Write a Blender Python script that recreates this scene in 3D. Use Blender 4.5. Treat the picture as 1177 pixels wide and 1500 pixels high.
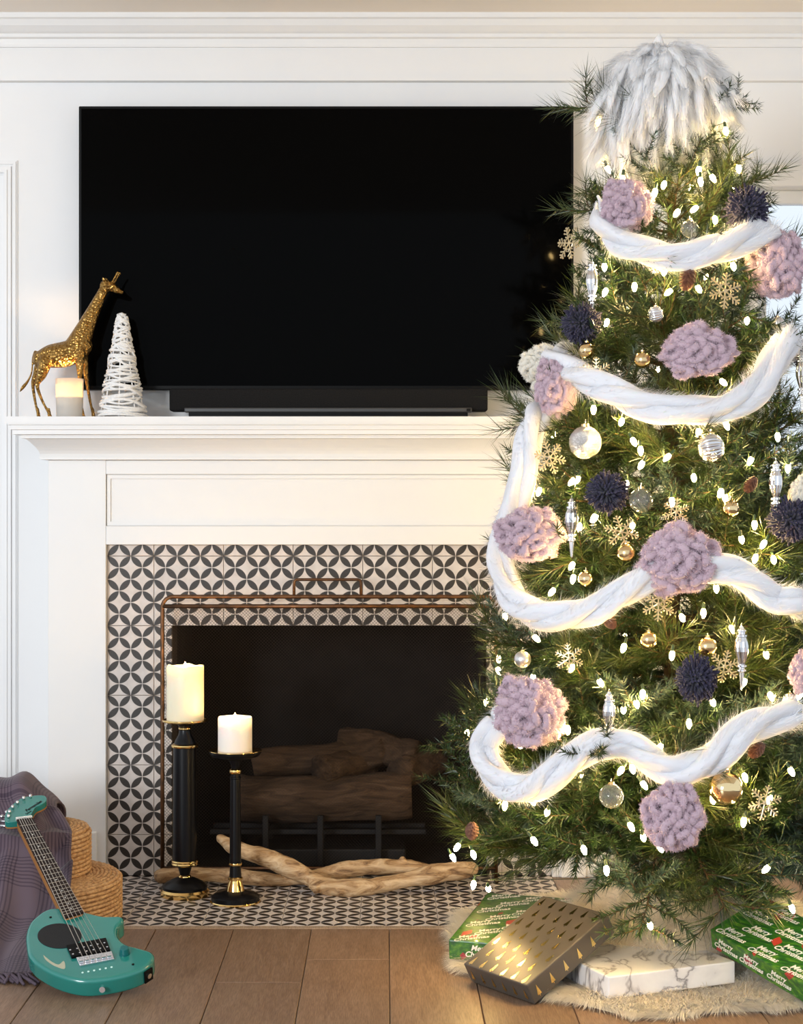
import bpy, bmesh, math, random
import numpy as np
from mathutils import Vector, Matrix, Quaternion

for o in list(bpy.data.objects): bpy.data.objects.remove(o)
SC = bpy.context.scene
COL = SC.collection
rng = np.random.default_rng(7)
random.seed(7)
pi = math.pi

# ------------------------------------------------------------------ camera
D, F, CX, CY, CH = 5.0, 2551.0, 565.0, 740.0, 1.064   # metres, focal px, vanishing point px, lens height
cam = bpy.data.objects.new('camera', bpy.data.cameras.new('camera'))
COL.objects.link(cam)
cam.location = (0, -D, CH); cam.rotation_euler = (pi/2, 0, 0)
cam.data.sensor_fit = 'HORIZONTAL'; cam.data.sensor_width = 36.0
cam.data.lens = F/1177*36.0
cam.data.shift_x = (588.5-CX)/1177; cam.data.shift_y = -(750-CY)/1177
cam.data.clip_start = .05
SC.camera = cam

# ------------------------------------------------------------------ light and exposure
w = bpy.data.worlds.new('world'); SC.world = w; w.use_nodes = True
bg = w.node_tree.nodes['Background']
bg.inputs[0].default_value = (.84, .915, 1, 1); bg.inputs[1].default_value = .84
def area(name, loc, target, sx, sy, power, col):
    l = bpy.data.lights.new(name, 'AREA'); l.shape = 'RECTANGLE'; l.size = sx; l.size_y = sy
    l.energy = power; l.color = col
    o = bpy.data.objects.new(name, l); COL.objects.link(o); o.location = loc
    o.rotation_euler = (Vector(target)-Vector(loc)).to_track_quat('-Z', 'Y').to_euler()
    return o
area('room_window_light', (-3.6, -7.0, 1.75), (0, 0, 1.9), 1.6, 1.8, 215, (.92, .96, 1))
SC.view_settings.view_transform = 'Standard'; SC.view_settings.look = 'None'
SC.view_settings.gamma = 1; SC.view_settings.use_curve_mapping = False
SC.view_settings.exposure = .35

# ------------------------------------------------------------------ helpers
def pt(px, py, y=0.0):
    s = (D+y)/F
    return Vector(((px-CX)*s, y, CH-(py-CY)*s))
def fl(px, py, z=0.0):
    Z = (CH-z)*F/(py-CY)
    return Vector(((px-CX)*Z/F, Z-D, z))
def sc_at(y): return (D+y)/F

WL = {}
def wloc(o): return WL.get(o.name, Vector((0, 0, 0))) if o else Vector((0, 0, 0))

def tag(o, label=None, cat=None, group=None, kind=None):
    if label: o['label'] = label
    if cat: o['category'] = cat
    if group: o['group'] = group
    if kind: o['kind'] = kind
    return o
def empty(name, loc, label, cat, group=None):
    o = bpy.data.objects.new(name, None); o.empty_display_size = .05
    COL.objects.link(o); o.location = loc; WL[o.name] = Vector(loc)
    return tag(o, label, cat, group)

def np_mesh(name, V, Fc, mats=None, midx=None, smooth=False):
    """V (n,3), Fc list of index tuples or (m,k) array"""
    me = bpy.data.meshes.new(name)
    V = np.asarray(V, dtype=np.float32)
    if isinstance(Fc, np.ndarray):
        m, k = Fc.shape
        me.vertices.add(len(V)); me.vertices.foreach_set('co', V.ravel())
        me.loops.add(m*k); me.loops.foreach_set('vertex_index', Fc.astype(np.int32).ravel())
        me.polygons.add(m); me.polygons.foreach_set('loop_start', np.arange(0, m*k, k, dtype=np.int32))
        me.update(calc_edges=True); me.validate()
    else:
        me.from_pydata(V.tolist(), [], Fc); me.update()
    for mt in (mats or []): me.materials.append(mt)
    if midx is not None: me.polygons.foreach_set('material_index', np.asarray(midx, dtype=np.int32))
    if smooth: me.polygons.foreach_set('use_smooth', np.ones(len(me.polygons), dtype=bool))
    me.update()
    return me
def link(name, me, parent=None, loc=(0, 0, 0), rot=None, scale=None):
    o = bpy.data.objects.new(name, me); COL.objects.link(o)
    o.location = loc
    if rot is not None:
        if isinstance(rot, Quaternion): o.rotation_mode = 'QUATERNION'; o.rotation_quaternion = rot
        else: o.rotation_euler = rot
    if scale is not None: o.scale = scale if hasattr(scale, '__len__') else (scale,)*3
    if parent: o.parent = parent
    WL[o.name] = wloc(parent)+Vector(loc)
    return o

class MB:
    """collects vertices in world coordinates; build() links ONE mesh object"""
    def __init__(s): s.v = []; s.f = []; s.m = []; s.cur = 0
    def add(s, V, Fc):
        b = len(s.v); s.v.extend([tuple(map(float, p)) for p in V])
        for f in Fc: s.f.append(tuple(int(i)+b for i in f)); s.m.append(s.cur)
        return s
    def box(s, x0, x1, y0, y1, z0, z1):
        V = [(x, y, z) for z in (z0, z1) for y in (y0, y1) for x in (x0, x1)]
        return s.add(V, [(0, 2, 3, 1), (4, 5, 7, 6), (0, 1, 5, 4), (2, 6, 7, 3), (0, 4, 6, 2), (1, 3, 7, 5)])
    def obox(s, o, a, b, c):
        o, a, b, c = map(Vector, (o, a, b, c))
        V = [o+a*i+b*j+c*k for k in (0, 1) for j in (0, 1) for i in (0, 1)]
        return s.add(V, [(0, 2, 3, 1), (4, 5, 7, 6), (0, 1, 5, 4), (2, 6, 7, 3), (0, 4, 6, 2), (1, 3, 7, 5)])
    def tube(s, path, rad, n=8, caps=True, closed=False, flat=None):
        P = [Vector(p) for p in path]; N = len(P)
        R = rad if hasattr(rad, '__len__') else [rad]*N
        V = []; up = None
        for i, p in enumerate(P):
            if closed: t = P[(i+1) % N]-P[i-1]
            else: t = P[min(i+1, N-1)]-P[max(i-1, 0)]
            t = t.normalized() if t.length > 1e-9 else Vector((0, 0, 1))
            if up is None:
                up = Vector((0, 0, 1)) if abs(t.z) < .9 else Vector((1, 0, 0))
            x = t.cross(up)
            x = x.normalized() if x.length > 1e-6 else t.orthogonal().normalized()
            up = x.cross(t).normalized()
            for k in range(n):
                a = 2*pi*k/n
                V.append(p+(x*math.cos(a)+up*math.sin(a)*(flat or 1))*R[i])
        Fc = []
        for i in range(N if closed else N-1):
            j = (i+1) % N
            for k in range(n):
                k2 = (k+1) % n
                Fc.append((i*n+k, i*n+k2, j*n+k2, j*n+k))
        if caps and not closed:
            Fc.append(tuple(range(n-1, -1, -1))); Fc.append(tuple((N-1)*n+k for k in range(n)))
        return s.add(V, Fc)
    def lathe(s, prof, c=(0, 0, 0), n=32, flute=None):
        """prof: list of (r, z); caps where r>0 at the ends"""
        c = Vector(c); V = []; Fc = []
        for (r, z) in prof:
            for k in range(n):
                a = 2*pi*k/n; rr = r
                if flute: rr = r*(1+flute[1]*math.cos(flute[0]*a))
                V.append(c+Vector((rr*math.cos(a), rr*math.sin(a), z)))
        for i in range(len(prof)-1):
            for k in range(n):
                k2 = (k+1) % n
                Fc.append((i*n+k, i*n+k2, (i+1)*n+k2, (i+1)*n+k))
        Fc.append(tuple(range(n-1, -1, -1))); Fc.append(tuple((len(prof)-1)*n+k for k in range(n)))
        return s.add(V, Fc)
    def ico(s, c, r, sub=2, disp=None):
        V, Fc = ICO[sub]
        P = V.copy()
        if disp: P = P*(1+disp*vnoise(P*2.3+np.array(c)*37))[:, None]
        r = np.array(r if hasattr(r, '__len__') else (r,)*3)
        return s.add(P*r+np.array(c), Fc)
    def build(s, name, mats, parent=None, smooth=False, origin=None, bevel=0, segs=2, autosmooth=None):
        V = np.array(s.v)
        base = wloc(parent)
        if parent is None and origin is None:
            lo, hi = V.min(0), V.max(0); origin = ((lo[0]+hi[0])/2, (lo[1]+hi[1])/2, lo[2])
        off = Vector(origin)-base if origin is not None else Vector((0, 0, 0))
        V = V-np.array(base+off)
        if not isinstance(mats, (list, tuple)): mats = [mats]
        me = np_mesh(name, V, s.f, mats, s.m, smooth)
        o = link(name, me, parent, off)
        if bevel:
            b = o.modifiers.new('bevel', 'BEVEL'); b.width = bevel; b.segments = segs; b.limit_method = 'ANGLE'
            b.angle_limit = math.radians(40)
        return o

def make_ico(sub):
    bm = bmesh.new(); bmesh.ops.create_icosphere(bm, subdivisions=sub, radius=1)
    bm.verts.ensure_lookup_table()
    V = np.array([v.co[:] for v in bm.verts]); Fc = [tuple(v.index for v in f.verts) for f in bm.faces]
    bm.free(); return V, Fc
ICO = {k: make_ico(k) for k in (1, 2, 3, 4)}
def vnoise(P):
    P = np.asarray(P)
    return (np.sin(P[:, 0]*3.1+1.3*np.sin(P[:, 1]*2.7))+np.sin(P[:, 1]*3.7+1.1*np.sin(P[:, 2]*3.3)+1)
            + np.sin(P[:, 2]*2.9+1.7*np.sin(P[:, 0]*3.9)+2))/3
def smooth_path(P, n=8):
    """Catmull-Rom through points (any dimension)"""
    P = np.array(P, float); out = []
    for i in range(len(P)-1):
        p0, p1, p2, p3 = P[max(i-1, 0)], P[i], P[i+1], P[min(i+2, len(P)-1)]
        for k in range(n):
            t = k/n
            out.append(.5*((2*p1)+(-p0+p2)*t+(2*p0-5*p1+4*p2-p3)*t*t+(-p0+3*p1-3*p2+p3)*t**3))
    out.append(P[-1]); return np.array(out)

# ------------------------------------------------------------------ materials
def mat(name, col, rough=.5, metal=0, spec=.5, emis=None, estr=0, trans=0, sss=0, coat=0, sheen=0, ior=None):
    m = bpy.data.materials.new(name); m.use_nodes = True
    b = m.node_tree.nodes['Principled BSDF']
    b.inputs['Base Color'].default_value = (*col, 1); b.inputs['Roughness'].default_value = rough
    b.inputs['Metallic'].default_value = metal; b.inputs['Specular IOR Level'].default_value = spec
    if emis: b.inputs['Emission Color'].default_value = (*emis, 1); b.inputs['Emission Strength'].default_value = estr
    b.inputs['Transmission Weight'].default_value = trans
    if sss:
        b.inputs['Subsurface Weight'].default_value = sss; b.inputs['Subsurface Scale'].default_value = .02
        b.inputs['Subsurface Radius'].default_value = (1, .7, .5)
    b.inputs['Coat Weight'].default_value = coat; b.inputs['Sheen Weight'].default_value = sheen
    if ior: b.inputs['IOR'].default_value = ior
    return m
def nd(m, t, **kw):
    n = m.node_tree.nodes.new(t)
    for k, v in kw.items(): setattr(n, k, v)
    return n
def lk(m, a, b): m.node_tree.links.new(a, b)
def bsdf(m): return m.node_tree.nodes['Principled BSDF']
def mth(m, op, a, b=None, c=None):
    n = nd(m, 'ShaderNodeMath', operation=op)
    for i, x in enumerate((a, b, c)):
        if x is None: continue
        if isinstance(x, (int, float)): n.inputs[i].default_value = x
        else: lk(m, x, n.inputs[i])
    return n.outputs[0]
def ramp(m, fac, stops):
    r = nd(m, 'ShaderNodeValToRGB'); lk(m, fac, r.inputs[0])
    e = r.color_ramp.elements
    while len(e) > 1: e.remove(e[-1])
    e[0].position = stops[0][0]; e[0].color = (*stops[0][1], 1)
    for p, c in stops[1:]:
        x = e.new(p); x.color = (*c, 1)
    return r.outputs[0]
def noise(m, scale, detail=3, vec=None, dist=0, rough=.5):
    n = nd(m, 'ShaderNodeTexNoise'); n.inputs['Scale'].default_value = scale
    n.inputs['Detail'].default_value = detail; n.inputs['Distortion'].default_value = dist
    n.inputs['Roughness'].default_value = rough
    if vec is not None: lk(m, vec, n.inputs['Vector'])
    return n.outputs[0]
def objco(m): return nd(m, 'ShaderNodeTexCoord').outputs['Object']
def mapped(m, vec, scale=(1, 1, 1), rot=(0, 0, 0), loc=(0, 0, 0)):
    n = nd(m, 'ShaderNodeMapping'); lk(m, vec, n.inputs[0])
    n.inputs['Scale'].default_value = scale; n.inputs['Rotation'].default_value = rot; n.inputs['Location'].default_value = loc
    return n.outputs[0]
def bump(m, h, strength=.3, dist=.002):
    b = nd(m, 'ShaderNodeBump'); b.inputs['Strength'].default_value = strength; b.inputs['Distance'].default_value = dist
    lk(m, h, b.inputs['Height']); lk(m, b.outputs[0], bsdf(m).inputs['Normal'])
def setcol(m, c): lk(m, c, bsdf(m).inputs['Base Color'])
def varied(name, c1, c2, scale, rough=.6, bumpy=0, **kw):
    m = mat(name, c1, rough, **kw)
    n = noise(m, scale, 4, objco(m)); setcol(m, ramp(m, n, [(.35, c1), (.65, c2)]))
    if bumpy: bump(m, n, .5, bumpy)
    return m
def island(name, cols, rough=.5, **kw):
    """colour varied piece by piece (random per mesh island)"""
    m = mat(name, cols[0], rough, **kw)
    g = nd(m, 'ShaderNodeNewGeometry')
    setcol(m, ramp(m, g.outputs['Random Per Island'], [(i/(len(cols)-1), c) for i, c in enumerate(cols)]))
    return m

m_wall = varied('painted_wall_white', (.80, .80, .80), (.82, .82, .815), 3, .55)
m_trim = varied('painted_trim_white', (.77, .77, .77), (.79, .788, .78), 4, .4)
m_ceil = varied('ceiling_beige', (.90, .83, .75), (.92, .85, .77), 2, .8)
m_soot = varied('firebox_black', (.006, .004, .0035), (.012, .009, .0075), 14, .9, .004)
m_grout = mat('dark_grout', (.10, .08, .07), .9)
m_black = mat('satin_black', (.004, .004, .005), .30, spec=.22)
m_plastic = mat('black_plastic', (.003, .003, .003), .45, spec=.12)
m_screen = mat('television_glass', (.001, .001, .001), .05, spec=.035)
m_fabric = varied('speaker_cloth', (.008, .008, .008), (.014, .013, .013), 300, .85, spec=.1)
m_greymetal = mat('grey_trim_metal', (.06, .06, .06), .4, .6)
m_gold = varied('polished_gold', (.85, .60, .25), (.75, .50, .18), 30, .16, metal=1)
m_brass = varied('hammered_brass', (.40, .235, .07), (.24, .13, .035), 150, .30, .0022, metal=1)
vb_ = nd(m_brass, 'ShaderNodeTexVoronoi'); vb_.inputs['Scale'].default_value = 130; lk(m_brass, objco(m_brass), vb_.inputs['Vector'])
bump(m_brass, vb_.outputs[0], .8, .004)
m_bronze = varied('aged_bronze', (.18, .085, .04), (.09, .05, .028), 40, .4, metal=.85)
m_wire = mat('dark_mesh_wire', (.035, .023, .016), .5, .5)
m_wax = mat('cream_wax', (.88, .80, .60), .45, sss=.5)
m_wax2 = mat('white_wax', (.88, .82, .76), .45, sss=.5)
m_wick = mat('wick', (.02, .015, .01), .9)
m_flame = mat('flame', (1, .6, .2), .5, emis=(1, .55, .18), estr=60)
m_frost = mat('frosted_glass_cup', (.92, .88, .82), .5)
tr_ = nd(m_frost, 'ShaderNodeBsdfTranslucent'); tr_.inputs[0].default_value = (.95, .90, .82, 1)
ms_ = nd(m_frost, 'ShaderNodeMixShader'); ms_.inputs[0].default_value = .55
lk(m_frost, bsdf(m_frost).outputs[0], ms_.inputs[1]); lk(m_frost, tr_.outputs[0], ms_.inputs[2]); lk(m_frost, ms_.outputs[0], m_frost.node_tree.nodes['Material Output'].inputs[0])
m_yarnwhite = varied('white_string', (.78, .77, .75), (.86, .85, .83), 200, .8, .001)
m_wool = island('white_roving', [(.88, .88, .89), (.94, .94, .95), (.91, .90, .89)], .9, sheen=.4)
m_woolcore = mat('white_roving_core', (.91, .91, .92), .9, sss=.25)
m_garcore = mat('garland_roving_core', (.78, .79, .83), .9, sss=.2)
m_garfuzz = island('garland_roving', [(.76, .77, .82), (.84, .85, .88), (.80, .80, .82)], .9)
m_mauve = varied('mauve_chenille', (.50, .36, .43), (.61, .46, .53), 90, .9, .002, sheen=.5)
m_mauvef = island('mauve_fuzz', [(.50, .36, .43), (.64, .50, .57), (.56, .42, .49)], .9)
m_navy = island('navy_yarn', [(.020, .018, .05), (.035, .03, .07), (.012, .012, .03)], .9, sheen=.2)
m_cream = varied('cream_chenille', (.78, .74, .64), (.84, .81, .72), 90, .9, .002, sheen=.4)
m_creamf = island('cream_fuzz', [(.80, .76, .66), (.87, .84, .76)], .9)
m_fur = island('ivory_fur', [(.70, .60, .44), (.82, .75, .62), (.77, .68, .53)], .8, sheen=.3)
m_furbase = mat('fur_backing', (.66, .56, .42), .95)
m_need = [island('needle_green', [(.007, .024, .006), (.018, .048, .010), (.034, .066, .014)], .40),
          island('needle_pine', [(.014, .034, .006), (.035, .060, .010), (.060, .075, .016)], .40),
          island('needle_frosted', [(.012, .038, .022), (.040, .075, .050), (.085, .125, .088)], .45)]
m_bark = varied('twig_brown', (.10, .055, .022), (.055, .03, .014), 60, .9)
m_cone = island('pinecone_brown', [(.13, .05, .028), (.20, .09, .05), (.09, .03, .02)], .6)
m_silver = mat('brushed_silver', (.74, .74, .76), .22, 1)
m_goldball = mat('champagne_gold', (.78, .58, .30), .22, 1)
m_pearl = mat('pearl_silver', (.70, .68, .66), .3, .85)
m_mirror = mat('mirror_gold', (.86, .66, .36), .08, 1)
m_glass = mat('ornament_glass', (.97, .95, .88), .04, trans=.92, ior=1.35)
m_flakegold = varied('glitter_gold', (.52, .40, .22), (.80, .70, .48), 400, .35, metal=.7)
m_mercury = varied('crackled_silver_glass', (.62, .62, .62), (.85, .84, .80), 60, .12, .004, metal=.9)
m_bulb = mat('lit_bulb', (1, .8, .5), .4, emis=(1, .67, .25), estr=175)
m_socket = mat('socket_green', (.02, .05, .02), .5)
m_cord = mat('cord_green', (.015, .03, .012), .6)

def tile_mat(name, ax, x0, y0):
    p = .2/3
    m = mat(name, (.6, .55, .5), .45)
    g = nd(m, 'ShaderNodeNewGeometry').outputs['Position']
    s = nd(m, 'ShaderNodeSeparateXYZ'); lk(m, g, s.inputs[0])
    u = mth(m, 'DIVIDE', mth(m, 'SUBTRACT', s.outputs[0], x0), p)
    v = mth(m, 'DIVIDE', mth(m, 'SUBTRACT', s.outputs[ax], y0), p)
    def dist(ou, ov):
        a = mth(m, 'SUBTRACT', mth(m, 'FRACT', mth(m, 'ADD', u, 100.5+ou)), .5)
        b = mth(m, 'SUBTRACT', mth(m, 'FRACT', mth(m, 'ADD', v, 100.5+ov)), .5)
        return mth(m, 'SQRT', mth(m, 'ADD', mth(m, 'MULTIPLY', a, a), mth(m, 'MULTIPLY', b, b)))
    dm = mth(m, 'MAXIMUM', dist(.5, 0), dist(0, .5))
    k = mth(m, 'MULTIPLY', mth(m, 'SUBTRACT', .497, dm), 60)
    k = mth(m, 'MINIMUM', mth(m, 'MAXIMUM', k, 0), 1)
    # fine print texture: stippled dark petals, pale speckled ground
    n1 = noise(m, 420, 2, g); n2 = noise(m, 35, 4, g)
    dark = ramp(m, n1, [(.35, (.014, .010, .007)), (.7, (.036, .027, .020))])
    lite = ramp(m, n2, [(.3, (.56, .50, .46)), (.7, (.68, .62, .58))])
    mx = nd(m, 'ShaderNodeMix', data_type='RGBA'); lk(m, k, mx.inputs[0]); lk(m, lite, mx.inputs[6]); lk(m, dark, mx.inputs[7])
    setcol(m, mx.outputs[2]); return m
TX0, TZ0, HY0 = -.6652, .918, -.5925
m_tilew = tile_mat('patterned_tile_wall', 2, TX0, TZ0)
m_tileh = tile_mat('patterned_tile_hearth', 1, TX0, HY0)

def wood_mat(name, c1, c2, c3):
    m = mat(name, c1, .42)
    co = objco(m); inf = nd(m, 'ShaderNodeObjectInfo')
    ad = nd(m, 'ShaderNodeVectorMath', operation='MULTIPLY_ADD'); lk(m, inf.outputs['Random'], ad.inputs[0])
    ad.inputs[1].default_value = (30, 30, 30); lk(m, co, ad.inputs[2])
    v = mapped(m, ad.outputs[0], (14, 1.6, 14))
    n = noise(m, 4, 6, v, 1.2, .6)
    f = noise(m, 60, 3, mapped(m, ad.outputs[0], (8, .5, 8)))
    c = ramp(m, n, [(.3, c1), (.5, c2), (.72, c3)])
    mx = nd(m, 'ShaderNodeMix', data_type='RGBA', blend_type='MULTIPLY'); mx.inputs[0].default_value = .8
    lk(m, c, mx.inputs[6]); lk(m, ramp(m, f, [(.36, (.66, .63, .60)), (.62, (1.08, 1.08, 1.08))]), mx.inputs[7])
    hs = nd(m, 'ShaderNodeHueSaturation'); lk(m, mx.outputs[2], hs.inputs['Color'])
    lk(m, mth(m, 'ADD', mth(m, 'MULTIPLY', inf.outputs['Random'], .22), .89), hs.inputs['Value'])
    setcol(m, hs.outputs[0]); bump(m, n, .15, .001); return m
m_oak = wood_mat('oak_plank', (.205, .125, .078), (.255, .160, .103), (.30, .198, .132))
m_oakstrip = wood_mat('oak_edge_strip', (.36, .26, .18), (.42, .31, .22), (.46, .35, .26))
m_drift = mat('driftwood', (.5, .35, .2), .7)
n_ = noise(m_drift, 9, 6, mapped(m_drift, objco(m_drift), (1, 4, 4)), 1.5, .65)
setcol(m_drift, ramp(m_drift, n_, [(.34, (.13, .065, .028)), (.44, (.36, .21, .095)), (.54, (.52, .345, .185)), (.68, (.66, .49, .30))])); bump(m_drift, n_, .8, .006)
m_log = mat('fired_log', (.15, .09, .05), .9)
n_ = noise(m_log, 8, 6, mapped(m_log, objco(m_log), (1, 5, 5)), 1.2, .65)
setcol(m_log, ramp(m_log, n_, [(.3, (.030, .016, .008)), (.55, (.10, .056, .030)), (.75, (.15, .098, .062))])); bump(m_log, n_, 1, .012)
m_iron = mat('cast_iron', (.012, .012, .013), .6, .4)

# ------------------------------------------------------------------ the setting
WY, ZC = .12, 2.4925
mb = MB()
mb.box(-3.2, -.63, WY, .22, 0, 2.55); mb.box(-.63, .31, WY, .22, .74, 2.55); mb.box(.31, 1.09, WY, .22, 0, 2.55)
mb.box(1.09, 2.2, WY, .22, 0, .25); mb.box(1.09, 2.2, WY, .22, 1.997, 2.55); mb.box(2.2, 3.4, WY, .22, 0, 2.55)
tag(mb.build('wall_back', m_wall, origin=(0, WY, 0)), kind='structure')
tag(MB().box(-3.2, 3.4, -3.4, .22, ZC, ZC+.08).build('ceiling', m_ceil, origin=(0, 0, ZC)), kind='structure')
# crown moulding, swept profile along the wall
prof = [(WY, ZC), (.045, ZC), (.045, ZC-.014), (.052, ZC-.018), (.060, ZC-.034), (.075, ZC-.048), (.082, ZC-.052), (.082, ZC-.062),
        (.09, ZC-.066), (.094, ZC-.08), (.094, ZC-.088), (WY, ZC-.088)]
def sweep_x(prof, x0, x1):
    n = len(prof); V = [(x, y, z) for x in (x0, x1) for (y, z) in prof]
    return V, [(i, (i+1) % n, n+(i+1) % n, n+i) for i in range(n)]+[tuple(range(n-1, -1, -1)), tuple(range(n, 2*n))]
mb = MB(); mb.add(*sweep_x(prof, -3.2, 3.4)); tag(mb.build('trim_1', m_trim), kind='structure')
mb = MB(); mb.box(-3.2, 3.4, .102, WY, 2.316, ZC-.07); mb.box(-3.2, 3.4, .094, WY, 2.306, 2.318)
tag(mb.build('trim_2', m_trim), kind='structure')
# picture-frame panel moulding at the left
mb = MB()
for (a, b, d) in ((0, .042, .004), (.004, .012, .008), (.018, .038, .010), (.029, .036, .013)):
    x1 = -1.082-a; x0 = -1.082-b
    mb.box(x0, x1, WY-d, WY+.01*a+.001, .22-a, 2.077-b)
    mb.box(-2.2-a, x1, WY-d, WY+.01*a+.001, 2.077-b, 2.077-a)
tag(mb.build('trim_3', m_trim), kind='structure')
for nm, a, b in (('baseboard_left', -3.2, -.98), ('baseboard_right', .66, 1.09)):
    m_ = MB(); m_.box(a, b, .10, WY, 0, .13); m_.box(a, b, .106, WY, .13, .145)
    tag(m_.build(nm, m_trim), kind='structure')
# window beyond the tree
win = bpy.data.objects.new('window_1', None); COL.objects.link(win); win.location = (1.645, .17, .25); WL['window_1'] = Vector((1.645, .17, .25))
tag(win, kind='structure')
mb = MB()
for (a, b, c, d_) in ((1.02, 1.09, .18, 2.067), (2.2, 2.27, .18, 2.067), (1.09, 2.2, 1.997, 2.067), (1.0, 2.29, .17, .25)):
    mb.box(a, b, .095, WY, c, d_)
mb.build('window_frame', m_trim, win, bevel=.004)
m_ = MB(); m_.box(1.09, 2.2, .16, .20, .25, .29); m_.box(1.09, 2.2, .16, .20, 1.957, 1.997); m_.box(1.09, 1.13, .16, .20, .29, 1.957)
m_.box(2.16, 2.2, .16, .20, .29, 1.957); m_.box(1.63, 1.66, .16, .20, .29, 1.957)
SASH = m_.build('window_sash', m_trim, win, bevel=.004)
m_pane = mat('window_glass', (.96, .98, 1), .02, trans=1, ior=1.1, spec=.2)
for a, b in ((1.13, 1.63), (1.66, 2.16)):
    MB().box(a, b, .178, .182, .29, 1.957).build('pane', m_pane, SASH)

# floor: base, oak planks, border strip
floor = tag(MB().box(-3.2, 3.4, -4.9, .22, -.06, -.012).build('floor', m_grout, origin=(0, 0, 0)), kind='structure')
HXL, HXR = -.80, .477
pm = {}
def plank(x0, x1, y0, y1, mt=m_oak, nm='plank'):
    key = (round(x1-x0, 3), round(y1-y0, 3), mt.name)
    if key not in pm:
        m_ = MB(); a, b, e = (x1-x0)/2-.0008, (y1-y0)/2-.0008, .0015
        V = [(-a, -b, -.012), (a, -b, -.012), (a, b, -.012), (-a, b, -.012), (-a, -b, -e), (a, -b, -e), (a, b, -e), (-a, b, -e),
             (-a+e, -b+e, 0), (a-e, -b+e, 0), (a-e, b-e, 0), (-a+e, b-e, 0)]
        m_.add(V, [(0, 3, 2, 1)]+[(i, (i+1) % 4, 4+(i+1) % 4, 4+i) for i in range(4)]+[(4+i, 4+(i+1) % 4, 8+(i+1) % 4, 8+i) for i in range(4)]+[(8, 9, 10, 11)])
        pm[key] = np_mesh(nm, m_.v, m_.f, [mt])
    return link(nm, pm[key], floor, ((x0+x1)/2, (y0+y1)/2, 0))
k = -10
for k in range(-10, 12):
    x0 = .204+.195*k; x1 = x0+.195
    top = -.625 if (x1 > HXL and x0 < HXR) else .12
    if x1 > HXL and x0 < HXR and (x0 < HXL or x1 > HXR):
        if x0 < HXL: plank(x0, HXL, -.625, .12)
        else: plank(HXR, x1, -.625, .12)
    ys = [top]; y = -.62-rng.uniform(.25, 1.4)
    if top > 0: ys.append(-.62+rng.uniform(-.3, .3)); y = ys[-1]-1.1
    while y > -4.2: ys.append(y); y -= rng.choice([.9, 1.2, 1.5])
    ys.append(-4.8)
    for a, b in zip(ys[:-1], ys[1:]): plank(x0, x1, b, a)
plank(HXL, HXR, -.625, HY0, m_oakstrip, 'edge_strip')

# hearth and surround tiles
hearth = tag(MB().box(HXL, HXR, HY0, .02, -.06, -.006).build('floor_hearth', m_grout, origin=(0, -.3, 0)), kind='structure')
surr = MB()
surr.box(HXL, -.613, .008, WY, 0, .951); surr.box(.29, HXR, .008, WY, 0, .951); surr.box(-.613, .29, .008, WY, .718, .951)
surr = tag(surr.build('wall_fireplace', m_grout, origin=(0, .06, 0)), kind='structure')
tmesh = {}
def tile(par, axis, a0, a1, b0, b1, mt):
    w_, h_ = round(a1-a0, 4), round(b1-b0, 4)
    if w_ < .004 or h_ < .004: return
    key = (axis, w_, h_)
    if key not in tmesh:
        a, b, e, th = w_/2-.0006, h_/2-.0006, .001, .008
        V = [(-a, -b, -th), (a, -b, -th), (a, b, -th), (-a, b, -th), (-a, -b, -e), (a, -b, -e), (a, b, -e), (-a, b, -e),
             (-a+e, -b+e, 0), (a-e, -b+e, 0), (a-e, b-e, 0), (-a+e, b-e, 0)]
        if axis == 'w': V = [(x, -z, y) for (x, y, z) in V]
        tmesh[key] = np_mesh('tile', V, [(0, 3, 2, 1)]+[(i, (i+1) % 4, 4+(i+1) % 4, 4+i) for i in range(4)]+[(4+i, 4+(i+1) % 4, 8+(i+1) % 4, 8+i) for i in range(4)]+[(8, 9, 10, 11)], [mt])
    c = ((a0+a1)/2, (b0+b1)/2)
    loc = Vector((c[0], 0, c[1])) if axis == 'w' else Vector((c[0], c[1], 0))
    link('tile', tmesh[key], par, loc-wloc(par))
xs = sorted(set([HXL, HXR]+[TX0+.2*k for k in range(0, 6) if TX0+.2*k < HXR]))
zs = [0, .118, .318, .518, .718, .918, .951]
for x0, x1 in zip(xs[:-1], xs[1:]):
    for z0, z1 in zip(zs[:-1], zs[1:]):
        if z0 >= .7179: tile(surr, 'w', x0, x1, z0, z1, m_tilew)
        else:
            if x0 < -.613: tile(surr, 'w', x0, min(x1, -.613), z0, z1, m_tilew)
            if x1 > .29: tile(surr, 'w', max(x0, .29), x1, z0, z1, m_tilew)
ys = [HY0, HY0+.2, HY0+.4, 0]
for x0, x1 in zip(xs[:-1], xs[1:]):
    for y0, y1 in zip(ys[:-1], ys[1:]): tile(hearth, 'h', x0, x1, y0, y1, m_tileh)
# firebox
mb = MB()
mb.box(-.66, -.613, .02, .52, 0, .76); mb.box(.29, .34, .02, .52, 0, .76); mb.box(-.66, .34, .50, .56, 0, .76)
mb.box(-.66, .34, .02, .56, .718, .78); mb.box(-.66, .34, .0, .56, -.05, -.001)
tag(mb.build('wall_firebox', m_soot), kind='structure')

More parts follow.
